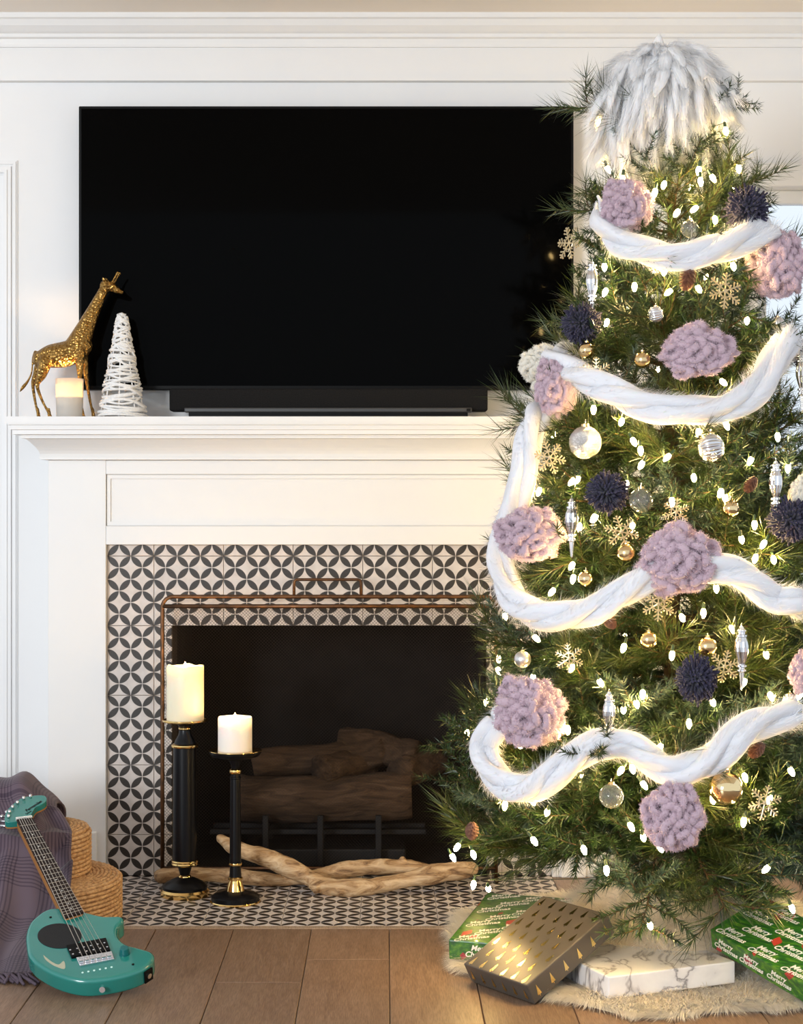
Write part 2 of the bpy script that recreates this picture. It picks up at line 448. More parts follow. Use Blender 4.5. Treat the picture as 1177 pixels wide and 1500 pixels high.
# mantelpiece
BX0, BX1, BY = -.966, .644, -.02
man = empty('mantelpiece', (-.16, .05, 0), 'white panelled wooden mantelpiece framing the tiled fireplace', 'mantelpiece')
def zpx(py, y): return CH-(py-CY)*(D+y)/F
lv = []
for (o0, p0, o1, p1) in ((.098, 610, .098, 620), (.096, 620, .096, 622), (.088, 622, .088, 629), (.084, 630, .084, 636), (.064, 637, .064, 642)):
    lv += [(o0, zpx(p0, BY-o0)), (o1, zpx(p1, BY-o1))]
for t in np.linspace(0, 1, 7):
    o_ = .052-.034*math.sin(t*pi/2); lv.append((o_, zpx(643+t*26, BY-o_)))
lv += [(.020, zpx(669.5, BY-.02)), (.020, zpx(673, BY-.02)), (0, zpx(674, BY))]
SHELF = lv[0][1]
def loft(lv):
    V = []; Fc = []
    for (o_, z) in lv: V += [(BX0-o_, WY, z), (BX0-o_, BY-o_, z), (BX1+o_, BY-o_, z), (BX1+o_, WY, z)]
    for i in range(len(lv)-1):
        for k in range(4): Fc.append((i*4+k, (i+1)*4+k, (i+1)*4+(k+1) % 4, i*4+(k+1) % 4))
    Fc += [(0, 1, 2, 3), tuple((len(lv)-1)*4+k for k in (3, 2, 1, 0))]
    return V, Fc
mb = MB(); mb.add(*loft(lv[:4])); mb.build('shelf', m_trim, man, bevel=.0025)
mb = MB(); mb.add(*loft(lv[4:])); mb.build('bed_moulding', m_trim, man)
FZ1 = lv[-1][1]
mb = MB(); mb.box(BX0, HXL, BY, WY, 0, FZ1); mb.build('leg', m_trim, man, bevel=.002)
mb = MB(); mb.box(HXR, BX1, BY, WY, 0, FZ1); mb.build('leg', m_trim, man, bevel=.002)
mb = MB(); px0, px1, pz0, pz1 = -.806, .484, 1.005, 1.152
mb.box(HXL+.0005, HXR-.0005, BY+.012, WY, .9512, FZ1-.001)
mb.box(HXL, HXR, BY, BY+.0125, .951, pz0); mb.box(HXL, HXR, BY, BY+.0125, pz1, FZ1-.0005)
mb.build('frieze_board', m_trim, man, bevel=.002)
mb = MB()
for a, b, c, d_ in ((HXL+.002, HXL+.012, pz0+.012, pz1-.012), (HXR-.012, HXR-.002, pz0+.012, pz1-.012), (HXL+.002, HXR-.002, pz0+.001, pz0+.012), (HXL+.002, HXR-.002, pz1-.012, pz1-.001)):
    mb.box(a, b, BY+.007, BY+.0115, c, d_)
mb.build('panel_bead', m_trim, man)
for a, b in ((BX0+.07, HXL-.024), (HXR+.024, BX1-.07)):
    mb = MB(); mb.box(a, b, BY-.010, BY, 0, zpx(1218, BY)); mb.build('plinth_block', m_trim, man, bevel=.004)

# ------------------------------------------------------------------ television and soundbar
TVY = .05
a = pt(115, 155, TVY); b = pt(841, 571, TVY)
tv = empty('television', ((a.x+b.x)/2, TVY+.03, b.z), 'large black flat-screen television mounted on the white wall', 'television')
MB().box(a.x, b.x, TVY+.003, TVY+.04, b.z, a.z).build('housing', m_plastic, tv, bevel=.003)
MB().box(a.x+.008, b.x-.008, TVY, TVY+.004, b.z+.012, a.z-.008).build('screen', m_screen, tv)
MB().box(a.x+.5, b.x-.5, TVY+.04, WY-.001, b.z+.2, a.z-.2).build('wall_bracket', m_plastic, tv)
SBY = -.02
a = pt(248, 562, SBY); b = pt(715, 602, SBY)
sb = empty('soundbar', ((a.x+b.x)/2, SBY+.03, SHELF), 'long black soundbar standing on the mantel shelf under the television', 'soundbar')
MB().box(a.x, b.x, SBY, SBY+.07, b.z, pt(0, 569, SBY).z).build('speaker_body', m_fabric, sb, bevel=.006, segs=3)
a = pt(270, 597, SBY-.02); b = pt(692, 604, SBY-.02)
MB().box(a.x+.012, b.x-.012, SBY-.016, SBY+.06, SHELF, b.z+.004).build('base', m_plastic, sb, bevel=.003)
mb = MB(); mb.box(a.x, b.x, SBY-.02, SBY+.0, b.z, a.z); mb.build('trim_strip', m_greymetal, sb, bevel=.003)
MB().box(b.x-.016, b.x-.004, SBY-.021, SBY-.019, b.z+.003, a.z-.003).build('indicator', m_plastic, sb)

# ------------------------------------------------------------------ things on the shelf
# giraffe: one body surface grown over a skeleton
GY = -.035
def gp(px, py, dy=0): return pt(px, py, GY+dy)
gs = sc_at(GY)
mb = MB()
def limb(pts, rad, n=10):
    P = smooth_path([gp(*p) for p in pts], 5); R = smooth_path([[r] for r in rad], 5)[:, 0]*gs
    mb.tube([Vector(p) for p in P], list(R), n)
    mb.ico(tuple(P[0]), R[0], 2); mb.ico(tuple(P[-1]), R[-1], 2)
limb([(60, 526), (75, 522), (95, 519), (112, 513), (121, 506)], [13, 17.5, 19, 18, 15], 16)
limb([(112, 510), (120, 492), (131, 468), (143, 443), (152, 425), (157, 417)], [19, 15.5, 11.5, 8.5, 7, 7], 14)
limb([(154, 418), (163, 420), (171, 425), (178, 428)], [8, 7.5, 5, 3.4], 12)
limb([(165, 413, -.004), (169, 405, -.005), (172.5, 399.5, -.006)], [1.8, 1.4, 2.1], 8)
limb([(168, 414, .006), (172, 406, .008), (175.5, 400.5, .01)], [1.8, 1.4, 2.1], 8)
limb([(155, 415, -.008), (152.5, 410, -.014), (150.5, 406, -.018)], [2.2, 3, .9], 8)
limb([(158, 415, .012), (156, 410, .018), (154, 407, .022)], [2, 2.6, .9], 8)
HB = SHELF
def leg(pts, rad, foot):
    limb(pts, rad, 10)
    P = gp(*pts[-1]); mb.tube([P+Vector((0, 0, .012)), Vector((P.x+.003, P.y, HB+.006)), Vector((P.x+.005, P.y, HB))], [2.2*gs, 3*gs, 3.6*gs], 10)
leg([(62, 528, .02), (55, 547, .022), (48.5, 562, .022), (51, 585, .022), (55, 604, .022)], [10, 7, 3.2, 2.2, 2], 0)
leg([(66, 530, -.02), (61, 549, -.022), (54.5, 564, -.022), (61, 585, -.022), (71, 604, -.022)], [11, 7.5, 3.4, 2.2, 2], 0)
leg([(117, 512, -.018), (117, 535, -.02), (117, 556, -.02), (118, 580, -.02), (120, 604, -.02)], [9, 6, 3.4, 2.4, 2], 0)
leg([(120, 514, .018), (124, 536, .02), (127, 556, .02), (131, 582, .02), (135.5, 604, .02)], [9, 6, 3.3, 2.3, 2], 0)
limb([(52, 516, 0), (48, 526, 0), (46.5, 545, 0), (41, 558, 0), (34, 567, 0), (29, 574, 0)], [3, 1.8, 1.5, 2, 2.8, .9], 8)
gir = tag(mb.build('giraffe_figurine', m_brass, smooth=True), 'hammered brass giraffe figurine standing on the mantel shelf', 'figurine')
r = gir.modifiers.new('remesh', 'REMESH'); r.mode = 'VOXEL'; r.voxel_size = .0022; r.use_smooth_shade = True
s_ = gir.modifiers.new('smooth', 'SMOOTH'); s_.iterations = 4; s_.factor = .5

# frosted votive candle under the giraffe
vc = pt(102, 608, -.055); vs = sc_at(-.055)
vr = 20.5*vs; vh = zpx(555, -.055)-SHELF
vot = empty('votive_candle', (vc.x, -.055, SHELF), 'lit candle glowing in a frosted cup below the giraffe', 'candle')
mb = MB(); mb.lathe([(vr*.92, 0), (vr*.94, .004), (vr, vh), (vr*.96, vh), (vr*.94, vh*.30), (0.001, vh*.30)], (vc.x, -.055, SHELF), 40); mb.build('frosted_cup', m_frost, vot, smooth=True)
mb = MB(); mb.lathe([(vr*.92, vh*.30), (vr*.93, vh*.52), (.001, vh*.52)], (vc.x, -.055, SHELF), 32); mb.build('wax', m_wax, vot, smooth=True)
def flame(c, h, par, lamp=0, r=None):
    r = r or h*.26
    mb = MB(); mb.lathe([(.0002, 0), (r*.7, h*.1), (r, h*.28), (r*.75, h*.55), (r*.3, h*.85), (.0002, h)], c, 14); mb.build('flame', m_flame, par, smooth=True)
    mb = MB(); mb.tube([Vector(c)-Vector((0, 0, .006)), Vector(c)+Vector((0, 0, .003))], .0008, 6); mb.build('wick', m_wick, par)
    if lamp:
        l = bpy.data.lights.new('flame_light', 'POINT'); l.energy = lamp; l.color = (1, .62, .28); l.shadow_soft_size = .008
        o = bpy.data.objects.new('flame_light', l); COL.objects.link(o); o.parent = par; o.location = Vector(c)+Vector((0, 0, h*.5))-wloc(par)
flame((vc.x, -.055, SHELF+vh*.54), .018, vot, 2.2)

# string-wrapped cone tree
ty = -.03; tc = pt(179, 608, ty); ts = sc_at(ty); th = zpx(460, ty)-SHELF
ct = empty('string_cone_tree', (tc.x, ty, SHELF), 'small white string-wrapped cone tree beside the giraffe', 'decoration')
mb = MB()
def cr(t): return (35*(1-t)+6.0*t)*ts*(1+.04*math.sin(t*23))
for k in range(8):
    a = 2*pi*k/8
    mb.tube([(tc.x+cr(t)*.93*math.cos(a), ty+cr(t)*.93*math.sin(a), SHELF+th*t) for t in np.linspace(0, .98, 8)], .0022, 6)
mb.build('wire_frame', m_yarnwhite, ct, smooth=True)
mb = MB()
for k in range(50):
    t0 = (k/50)**.92*.97+.008; tl = rng.normal(0, .034); tl2 = rng.normal(0, .02); ph = rng.uniform(0, 2*pi)
    pts = []
    for j in range(18):
        a = 2*pi*j/18; t = min(max(t0+tl*math.sin(a+ph)+tl2*math.sin(2*a+ph), .012), .99)
        rr = cr(t)*(1+.05*rng.normal()*.6)
        pts.append((tc.x+rr*math.cos(a), ty+rr*math.sin(a), SHELF+th*t))
    mb.tube(pts, rng.uniform(.0024, .0046), 6, closed=True)
mb.ico((tc.x, ty, SHELF+th*.985), (.011, .011, .009), 2, .25); mb.ico((tc.x-.014, ty-.004, SHELF+th*.95), .004, 1); mb.ico((tc.x+.025, ty-.01, SHELF+th*.69), .005, 1)
mb.build('wound_string', m_yarnwhite, ct, smooth=True)

# ------------------------------------------------------------------ fireplace screen, logs
FSY = -.07
fs = empty('fireplace_screen', (-.16, FSY, 0), 'bronze fireplace screen with fine wire mesh before the firebox', 'fire screen')
xl, xr, zt, zb = pt(238, 0, FSY).x, pt(727, 0, FSY).x, pt(0, 874, FSY).z, pt(0, 1272, FSY).z
pth = [(xl, FSY, 0), (xl, FSY, .3), (xl, FSY, zt-.03)]+[(xl+.03-.03*math.cos(t), FSY, zt-.03+.03*math.sin(t)) for t in np.linspace(.2, pi/2, 5)]
pth += [(xr-.03+.03*math.sin(t), FSY, zt-.03+.03*math.cos(t)) for t in np.linspace(0, pi/2-.2, 5)]+[(xr, FSY, zt-.03), (xr, FSY, .3), (xr, FSY, 0)]
mb = MB(); mb.tube(pth, .0058, 10); mb.build('outer_frame', m_bronze, fs, smooth=True)
zr = pt(0, 888, FSY).z
for z_, nm, rr in ((zr, 'top_rail', .006), (zb, 'bottom_rail', .0055)):
    mb = MB(); mb.tube([(xl, FSY, z_), (xr, FSY, z_)], rr, 10); mb.build(nm, m_bronze, fs, smooth=True)
hx0, hx1, hz = pt(431, 0, FSY).x, pt(529, 0, FSY).x, pt(0, 849, FSY).z
mb = MB(); mb.tube([(hx0, FSY, zt), (hx0, FSY, hz-.008), (hx0+.003, FSY, hz-.002), (hx0+.008, FSY, hz), (hx1-.008, FSY, hz), (hx1-.003, FSY, hz-.002), (hx1, FSY, hz-.008), (hx1, FSY, zt)], .0042, 8)
mb.build('handle', m_bronze, fs, smooth=True)
for x_ in (xl, xr):
    mb = MB(); mb.tube([(x_, FSY-.035, .006), (x_, FSY+.035, .006)], .0058, 8); mb.build('foot', m_bronze, fs, smooth=True)
V = []; Fc = []
W_, H_ = xr-xl, zr-zb; pitch = .0092; hw = .00042
for sgn in (1, -1):
    c = -H_
    while c < W_:
        # wire x = c + t, z = t (or mirrored)
        t0 = max(0, -c); t1 = min(H_, W_-c)
        if t1 > t0:
            p = []
            for t in (t0, t1):
                x_ = xl+c+t if sgn > 0 else xr-c-t
                p.append((x_, zb+t))
            dx, dz = (hw*1.414, -hw*1.414*sgn)
            b0 = len(V); y_ = FSY+.0006*sgn
            V += [(p[0][0]-hw*1.4, y_, p[0][1]), (p[0][0]+hw*1.4, y_, p[0][1]), (p[1][0]+hw*1.4, y_, p[1][1]), (p[1][0]-hw*1.4, y_, p[1][1]),
                  (p[0][0], y_-.0007, p[0][1]), (p[1][0], y_-.0007, p[1][1])]
            Fc += [(b0, b0+4, b0+5, b0+3), (b0+4, b0+1, b0+2, b0+5), (b0, b0+3, b0+2, b0+1)]
        c += pitch
mb = MB(); mb.add(V, Fc); tag(mb.build('wire_mesh', m_wire, fs), kind='stuff')

def logpiece(name, a, b, r0, r1, label, seed, bend=.02):
    rg = np.random.default_rng(seed)
    a, b = Vector(a), Vector(b); N = 16; mb = MB()
    d = (b-a).normalized(); o1 = d.orthogonal().normalized(); o2 = d.cross(o1)
    V = []; n = 18; ph = rg.uniform(0, 6, 6)
    for i in range(N):
        t = i/(N-1); c = a.lerp(b, t)+o1*bend*math.sin(t*3.1+ph[0])+o2*bend*.6*math.sin(t*4+ph[1])
        r = r0+(r1-r0)*t
        for k in range(n):
            an = 2*pi*k/n
            rr = r*(1+.10*math.sin(3*an+ph[2]+2*t)+.06*math.sin(7*an+ph[3]+5*t)+.05*math.sin(13*t+ph[4]+an*2)+rg.normal()*.025)
            V.append(c+(o1*math.cos(an)+o2*math.sin(an))*rr)
    Fc = [(i*n+k, i*n+(k+1) % n, (i+1)*n+(k+1) % n, (i+1)*n+k) for i in range(N-1) for k in range(n)]
    Fc += [tuple(range(n-1, -1, -1)), tuple((N-1)*n+k for k in range(n))]
    mb.add(V, Fc)
    return tag(mb.build(name, m_log, smooth=True), label, 'log', 'gas logs in the firebox')
LY = .17
def lp(px, py, y): return pt(px, py, y)
logpiece('fire_log', lp(348, 1168, LY), lp(603, 1160, LY), .064, .070, 'long thick fire log lying lowest across the grate', 1)
logpiece('fire_log', lp(372, 1132, LY+.06), lp(560, 1092, LY+.10), .040, .048, 'slanting fire log on top of the stack behind the mesh', 2)
logpiece('fire_log', lp(500, 1098, LY+.13), lp(612, 1106, LY+.04), .044, .050, 'short upper fire log at the end nearer the tree', 3)
logpiece('fire_log', lp(470, 1130, LY-.03), lp(540, 1118, LY+.12), .045, .045, 'fire log showing its round cut end in the stack', 4, .004)
logpiece('fire_log', lp(588, 1132, LY-.02), lp(640, 1115, LY+.12), .046, .04, 'small end-on fire log beside the Christmas tree side of the grate', 5, .004)
gr = empty('fire_grate', (-.19, LY, 0), 'black iron grate holding the logs in the firebox', 'grate')
for px in (390, 470, 555):
    p = pt(px, 1200, LY-.07)
    mb = MB(); mb.box(p.x-.008, p.x+.008, LY-.09, LY+.12, .105, .12); mb.box(p.x-.009, p.x+.009, LY-.10, LY-.082, .0, .16); mb.box(p.x-.008, p.x+.008, LY+.10, LY+.115, 0, .11)
    mb.build('grate_bar', m_iron, gr, bevel=.003)
mb = MB(); mb.box(-.52, .12, LY-.02, LY+.0, .09, .105); mb.box(-.52, .12, LY+.08, LY+.10, .09, .105); mb.build('cross_bar', m_iron, gr, bevel=.002)
mb = MB(); mb.box(-.42, .06, LY-.06, LY+.14, 0, .055); mb.build('burner_tray', m_iron, gr, bevel=.006)

# ------------------------------------------------------------------ candle holders
def holder(name, cx, y, prof, mats_, label):
    """prof: list of (name, material, [(half-width px, py), ...]) bottom to top"""
    c = Vector(((cx-CX)*(D+y)/F, y, 0)); s = sc_at(y)
    r = empty(name, c, label, 'candle holder')
    for (nm, m_, pr) in prof:
        mb = MB(); mb.lathe([(max(h*s, .0005), max(zpx(p, y), 0)) for h, p in pr], c, 48)
        o = mb.build(nm, m_, r, smooth=True)
        es = o.modifiers.new('edges', 'EDGE_SPLIT'); es.split_angle = math.radians(28)
    return c, s
y1 = -.25; f1 = zpx(0, y1)
flp = lambda y: CY+CH*F/(D+y)          # pixel row of the floor at that depth
c1, s1 = holder('candle_holder', 271, y1, [
    ('base_rim', m_gold, [(35, flp(y1)), (36, flp(y1)-2), (36, flp(y1)-7), (33, flp(y1)-10), (26, flp(y1)-12)]),
    ('base', m_black, [(33, flp(y1)-10), (33, flp(y1)-14), (28, flp(y1)-19), (18, flp(y1)-24), (10, flp(y1)-27), (8, 1286)]),
    ('neck_ring', m_gold, [(7, 1287), (9, 1285.5), (9.5, 1284), (9, 1282.5), (7, 1281)]),
    ('neck', m_black, [(7, 1282), (8, 1278), (10, 1271), (11, 1268)]),
    ('lower_collar', m_gold, [(12, 1269), (18, 1267), (20, 1265), (19, 1263), (20, 1261), (19, 1259.5), (16, 1258.5)]),
    ('column', m_black, [(17.5, 1259), (17.8, 1200), (17, 1095)]),
    ('upper_collar', m_gold, [(16, 1095.5), (19.5, 1094), (20, 1092), (19.5, 1090.5), (16, 1089)]),
    ('throat', m_black, [(16, 1089.5), (14, 1084), (9.5, 1076), (8.5, 1069)]),
    ('throat_ring', m_gold, [(8, 1069), (9.5, 1067.5), (9.5, 1066), (8, 1064.5)]),
    ('dish_stem', m_black, [(8, 1065), (12, 1060), (20, 1058)]),
    ('dish', m_gold, [(20, 1058.5), (32, 1057), (33.5, 1055.5), (33.5, 1053.5), (31, 1053.5), (29, 1055)]),
], None, 'tall black and gold candle holder with a thick column on the hearth')
y2 = -.33
c2, s2 = holder('candle_holder', 345, y2, [
    ('base_rim', m_gold, [(36, flp(y2)), (37, flp(y2)-1.5), (36, flp(y2)-3)]),
    ('base', m_black, [(35.5, flp(y2)-3), (35.5, flp(y2)-9), (30, flp(y2)-13), (20, flp(y2)-15), (14, flp(y2)-17)]),
    ('bell', m_gold, [(13.5, flp(y2)-16.5), (13.5, 1305), (12, 1298), (10, 1292), (9, 1289), (11, 1287.5), (11, 1285.5), (9, 1284)]),
    ('neck', m_black, [(9, 1284.5), (8.5, 1278), (8, 1268)]),
    ('lower_ring', m_gold, [(7.5, 1268), (9.3, 1267), (9.6, 1265.5), (9.3, 1264), (7.5, 1263)]),
    ('column', m_black, [(8.6, 1263.5), (8.2, 1220), (7.4, 1141), (8, 1140), (8, 1138), (6.6, 1137), (6.6, 1134)]),
    ('upper_ring', m_gold, [(6, 1134.5), (8.5, 1132.5), (9.2, 1130), (8.5, 1127.5), (6, 1125.5)]),
    ('throat', m_black, [(6, 1126), (6.5, 1120), (10, 1113), (22, 1110)]),
    ('dish', m_black, [(22, 1110.5), (34, 1107.5), (38, 1103), (38.5, 1099.5), (37, 1099.5), (35, 1103.5), (24, 1106)]),
    ('dish_lip', m_gold, [(37, 1100), (38.7, 1099.8), (38.7, 1098.8), (37, 1099)]),
], None, 'slimmer black and gold candle holder with a bell foot on the hearth')
# pillar candles
def pillar(cx, y, top_py, bot_z, half, m_, label, wavy, lamp):
    c = Vector(((cx-CX)*(D+y)/F, y, bot_z)); s = sc_at(y); r = half*s; h = zpx(top_py, y)-bot_z
    root = empty('pillar_candle', c, label, 'candle')
    mb = MB(); V = []; n = 48
    prof = [(r*.98, 0), (r, .003), (r, h*.5), (r, h-.004), (r*.97, h), (r*.92, h-.001), (r*.90, h-.016), (r*.4, h-.019), (.0006, h-.019)]
    for i, (rr, z) in enumerate(prof):
        for k in range(n):
            a = 2*pi*k/n; zz = z
            if i in (3, 4, 5): zz += wavy*(math.sin(5*a)+.6*math.sin(9*a+1))*.0018
            V.append(c+Vector((rr*math.cos(a), rr*math.sin(a), zz)))
    Fc = [(i*n+k, i*n+(k+1) % n, (i+1)*n+(k+1) % n, (i+1)*n+k) for i in range(len(prof)-1) for k in range(n)]+[tuple(range(n-1, -1, -1))]
    mb.add(V, Fc); mb.build('wax', m_, root, smooth=True)
    flame(c+Vector((0, 0, h-.015)), .026, root, lamp)
pillar(271.5, y1, 975, zpx(1055, y1), 27.3, m_wax, 'wide cream pillar candle with a melted rim on the thick candle holder', 1, 1.2)
pillar(344.5, y2, 1050, zpx(1105, y2), 25, m_wax2, 'short white pillar candle burning on the slim candle holder', .2, 2.6)

# ------------------------------------------------------------------ driftwood on the hearth
def drift(path, rad, knots, label):
    mb = MB(); P = smooth_path(path, 10); R = smooth_path([[r] for r in rad], 10)[:, 0]
    ph = rng.uniform(0, 6, 4); N = len(P)
    R = R*(1+.09*np.sin(np.linspace(0, 23, N)+ph[0])+.05*np.sin(np.linspace(0, 51, N)+ph[1]))
    mb.tube([Vector(p) for p in P], list(R), 16)
    mb.ico(tuple(P[0]), R[0]*.98, 2, .2); mb.ico(tuple(P[-1]), R[-1]*.98, 2, .2)
    for (i, off, r) in knots:
        p = P[int(i*(N-1))]+np.array(off); mb.ico(tuple(p), r, 2, .25)
    o = tag(mb.build('driftwood_branch', m_drift, smooth=True), label, 'driftwood', 'driftwood on the hearth')
    r = o.modifiers.new('remesh', 'REMESH'); r.mode = 'VOXEL'; r.voxel_size = .004; r.use_smooth_shade = True
    s_ = o.modifiers.new('smooth', 'SMOOTH'); s_.iterations = 2
    tx = bpy.data.textures.new('drift', 'CLOUDS'); tx.noise_scale = .03
    d_ = o.modifiers.new('disp', 'DISPLACE'); d_.texture = tx; d_.strength = .006; d_.mid_level = .5
def wp(l): return [pt(*p) for p in l]
drift(wp([(236, 1283, -.135), (290, 1281, -.135), (350, 1284, -.135), (410, 1290, -.14), (465, 1283, -.14), (520, 1272, -.13), (570, 1270, -.13), (620, 1275, -.13), (668, 1281, -.14)]),
      [.020, .022, .021, .017, .020, .023, .024, .020, .013], [(.80, (0, -.005, .026), .010)], 'pale straight driftwood branch lying behind the candle holders')
drift(wp([(322, 1228, -.175), (350, 1244, -.19), (395, 1258, -.20), (440, 1279, -.22), (482, 1299, -.245), (530, 1300, -.25), (590, 1290, -.24), (645, 1279, -.23), (690, 1273, -.22)]),
      [.012, .022, .026, .024, .026, .024, .023, .026, .024], [(.47, (-.01, -.012, -.004), .020), (.56, (0, -.02, 0), .012)], 'bent knotty driftwood branch raised at one end on the hearth')
# ------------------------------------------------------------------ woven baskets, throw, guitar
m_rope = mat('seagrass_rope', (.55, .36, .19), .85)
wv = nd(m_rope, 'ShaderNodeTexWave', wave_type='RINGS', rings_direction='Z'); wv.inputs['Scale'].default_value = 28; wv.inputs['Distortion'].default_value = 3
lk(m_rope, objco(m_rope), wv.inputs[0])
n_ = noise(m_rope, 90, 3, objco(m_rope))
setcol(m_rope, ramp(m_rope, n_, [(.3, (.40, .21, .09)), (.55, (.66, .40, .19)), (.75, (.78, .53, .29))])); bump(m_rope, n_, .6, .003)
def basket(cx, cy, z0, h, r, label, seed):
    rg = np.random.default_rng(seed); d = .0105; mb = MB(); prof = []
    k = int(h/d)
    rows = [(r, z0+d*(i+.5)) for i in range(k)]
    rows += [(r-d*.7-d*.95*j, z0+h-.002+.006*math.sin(min(j, 4)/4*pi/2)) for j in range(int(r/d/.95)-2)]
    for (rr, z) in rows:      # one coil of braided rope after the other
        n = max(24, int(rr*2*pi/.006)); V = []; m = 6
        for i in range(n):
            a = 2*pi*i/n; c = Vector((cx+rr*math.cos(a), cy+rr*math.sin(a), z))
            e = Vector((math.cos(a), math.sin(a), 0))
            rd = d*.54*(1+.14*math.sin(i*1.57+z*900))
            for q in range(m):
                b = 2*pi*q/m+ i*.5
                V.append(c+e*rd*math.cos(b)+Vector((0, 0, rd*math.sin(b))))
        mb.add(V, [(i*m+q, ((i+1) % n)*m+q, ((i+1) % n)*m+(q+1) % m, i*m+(q+1) % m) for i in range(n) for q in range(m)])
    mb.lathe([(r-.004, z0+.001), (r-.004, z0+h-.003)], (cx, cy, 0), 40)
    return tag(mb.build('coiled_basket', m_rope, smooth=True), label, 'basket', 'coiled rope baskets under the throw')
PB = Vector((-.925, -.52, 0))
RL = fl(175, 1345).x-PB.x
basket(PB.x, PB.y, .001, .108, (175-CX)*(D+PB.y)/F-PB.x, 'wide coiled seagrass basket standing on the floor under the throw', 1)
basket(PB.x-.01, PB.y+.02, .118, .112, (128-CX)*(D+PB.y)/F-PB.x+.01, 'smaller coiled seagrass basket stacked on the wide one', 2)

# mauve throw: woven cloth hanging from the baskets to the floor
m_throw = mat('mauve_woven_throw', (.13, .09, .12), .95, sheen=.15)
co = nd(m_throw, 'ShaderNodeUVMap').outputs[0]
s3 = nd(m_throw, 'ShaderNodeSeparateXYZ'); lk(m_throw, co, s3.inputs[0])
def stripes(src, freq, band):
    a = mth(m_throw, 'GREATER_THAN', mth(m_throw, 'SINE', mth(m_throw, 'MULTIPLY', src, freq)), .2)
    b = mth(m_throw, 'GREATER_THAN', mth(m_throw, 'SINE', mth(m_throw, 'MULTIPLY', src, band)), -.1)
    return mth(m_throw, 'MULTIPLY', a, b)
st = mth(m_throw, 'ADD', mth(m_throw, 'MULTIPLY', stripes(s3.outputs[0], 720, 52), .5), mth(m_throw, 'MULTIPLY', stripes(s3.outputs[1], 640, 38), .5))
setcol(m_throw, ramp(m_throw, st, [(0, (.115, .080, .102)), (.5, (.066, .043, .062)), (1, (.034, .021, .037))]))
bump(m_throw, st, .5, .002)
def throw_profile(v):      # (y, z) along the length
    pts = smooth_path([(-.36, .12), (-.38, .27), (-.44, .335), (-.53, .335), (-.60, .275), (-.68, .215), (-.77, .145), (-.88, .075), (-1.0, .03), (-1.10, .014)], 10)
    i = v*(len(pts)-1); k = min(int(i), len(pts)-2); return pts[k]+(pts[k+1]-pts[k])*(i-k)
NU, NV = 70, 120
V = []; uv = []
for j in range(NV):
    v = j/(NV-1); y, z = throw_profile(v)
    # right-hand edge in the photograph
    xr_ = np.interp(v, [0, .25, .36, .46, .6, .75, .9, 1], [-.85, -.850, -.835, -.795, -.765, -.775, -.79, -.80])
    for i in range(NU):
        u = i/(NU-1); x = -1.34+(xr_+1.34)*u
        fold = .016*math.sin(u*24+v*3)+.010*math.sin(u*41-v*5+1)+.010*math.sin(v*17+u*6)
        amp = .35+.65*min(1, abs(v-.3)*2.2)
        drop = -.035*max(0, (u-.8)/.2)**2*(1 if v < .6 else 0)
        dz = fold*amp+drop
        if v < .36: dz += .02*math.sin(u*9+1)
        zz = max(z+dz, .006+.004*math.sin(u*60))
        yy = y-fold*.5*amp
        for (bx, by_, br, bz) in ((PB.x, PB.y, .255, .117), (PB.x-.01, PB.y+.02, .19, .246)):     # lie on the baskets, not in them
            dd = math.hypot(x-bx, yy-by_)
            if dd < br+.006: zz = max(zz, bz+.004*math.sin(u*30))
        V.append((x+.006*math.sin(v*23+u*4), yy, zz)); uv.append((u*.55, v*1.1))
Fc = [(j*NU+i, j*NU+i+1, (j+1)*NU+i+1, (j+1)*NU+i) for j in range(NV-1) for i in range(NU-1)]
thr = empty('throw_blanket', (-1.07, -.7, 0), 'mauve striped woven throw with knotted fringe draped over the baskets', 'blanket')
me = np_mesh('cloth', np.array(V)-np.array((-1.07, -.7, 0)), Fc, [m_throw], smooth=True)
ul = me.uv_layers.new(name='UVMap')
for lp_ in me.loops: ul.data[lp_.index].uv = uv[lp_.vertex_index]
cl = link('cloth', me, thr)
so = cl.modifiers.new('thick', 'SOLIDIFY'); so.thickness = .005; so.offset = 1
m_fringe = varied('mauve_fringe', (.11, .078, .10), (.065, .045, .062), 60, .95)
for k in range(34):
    x = -1.33+.525*k/33; y = -1.098; mb = MB()
    a = rng.uniform(-.9, .9); L_ = rng.uniform(.035, .06)
    for q in range(2):
        p = [Vector((x, y, .014)), Vector((x+.2*L_*math.sin(a)+q*.004, y-.35*L_, .016)), Vector((x+.6*L_*math.sin(a+q), y-.75*L_, .010)), Vector((x+L_*math.sin(a+q*.6), y-L_*.95, .005))]
        mb.tube(smooth_path(p, 4), [.0042]*10+[.0036]*3, 6)
    mb.ico((x, y-.006, .014), .006, 1)
    mb.build('tassel', m_fringe, cl, smooth=True)

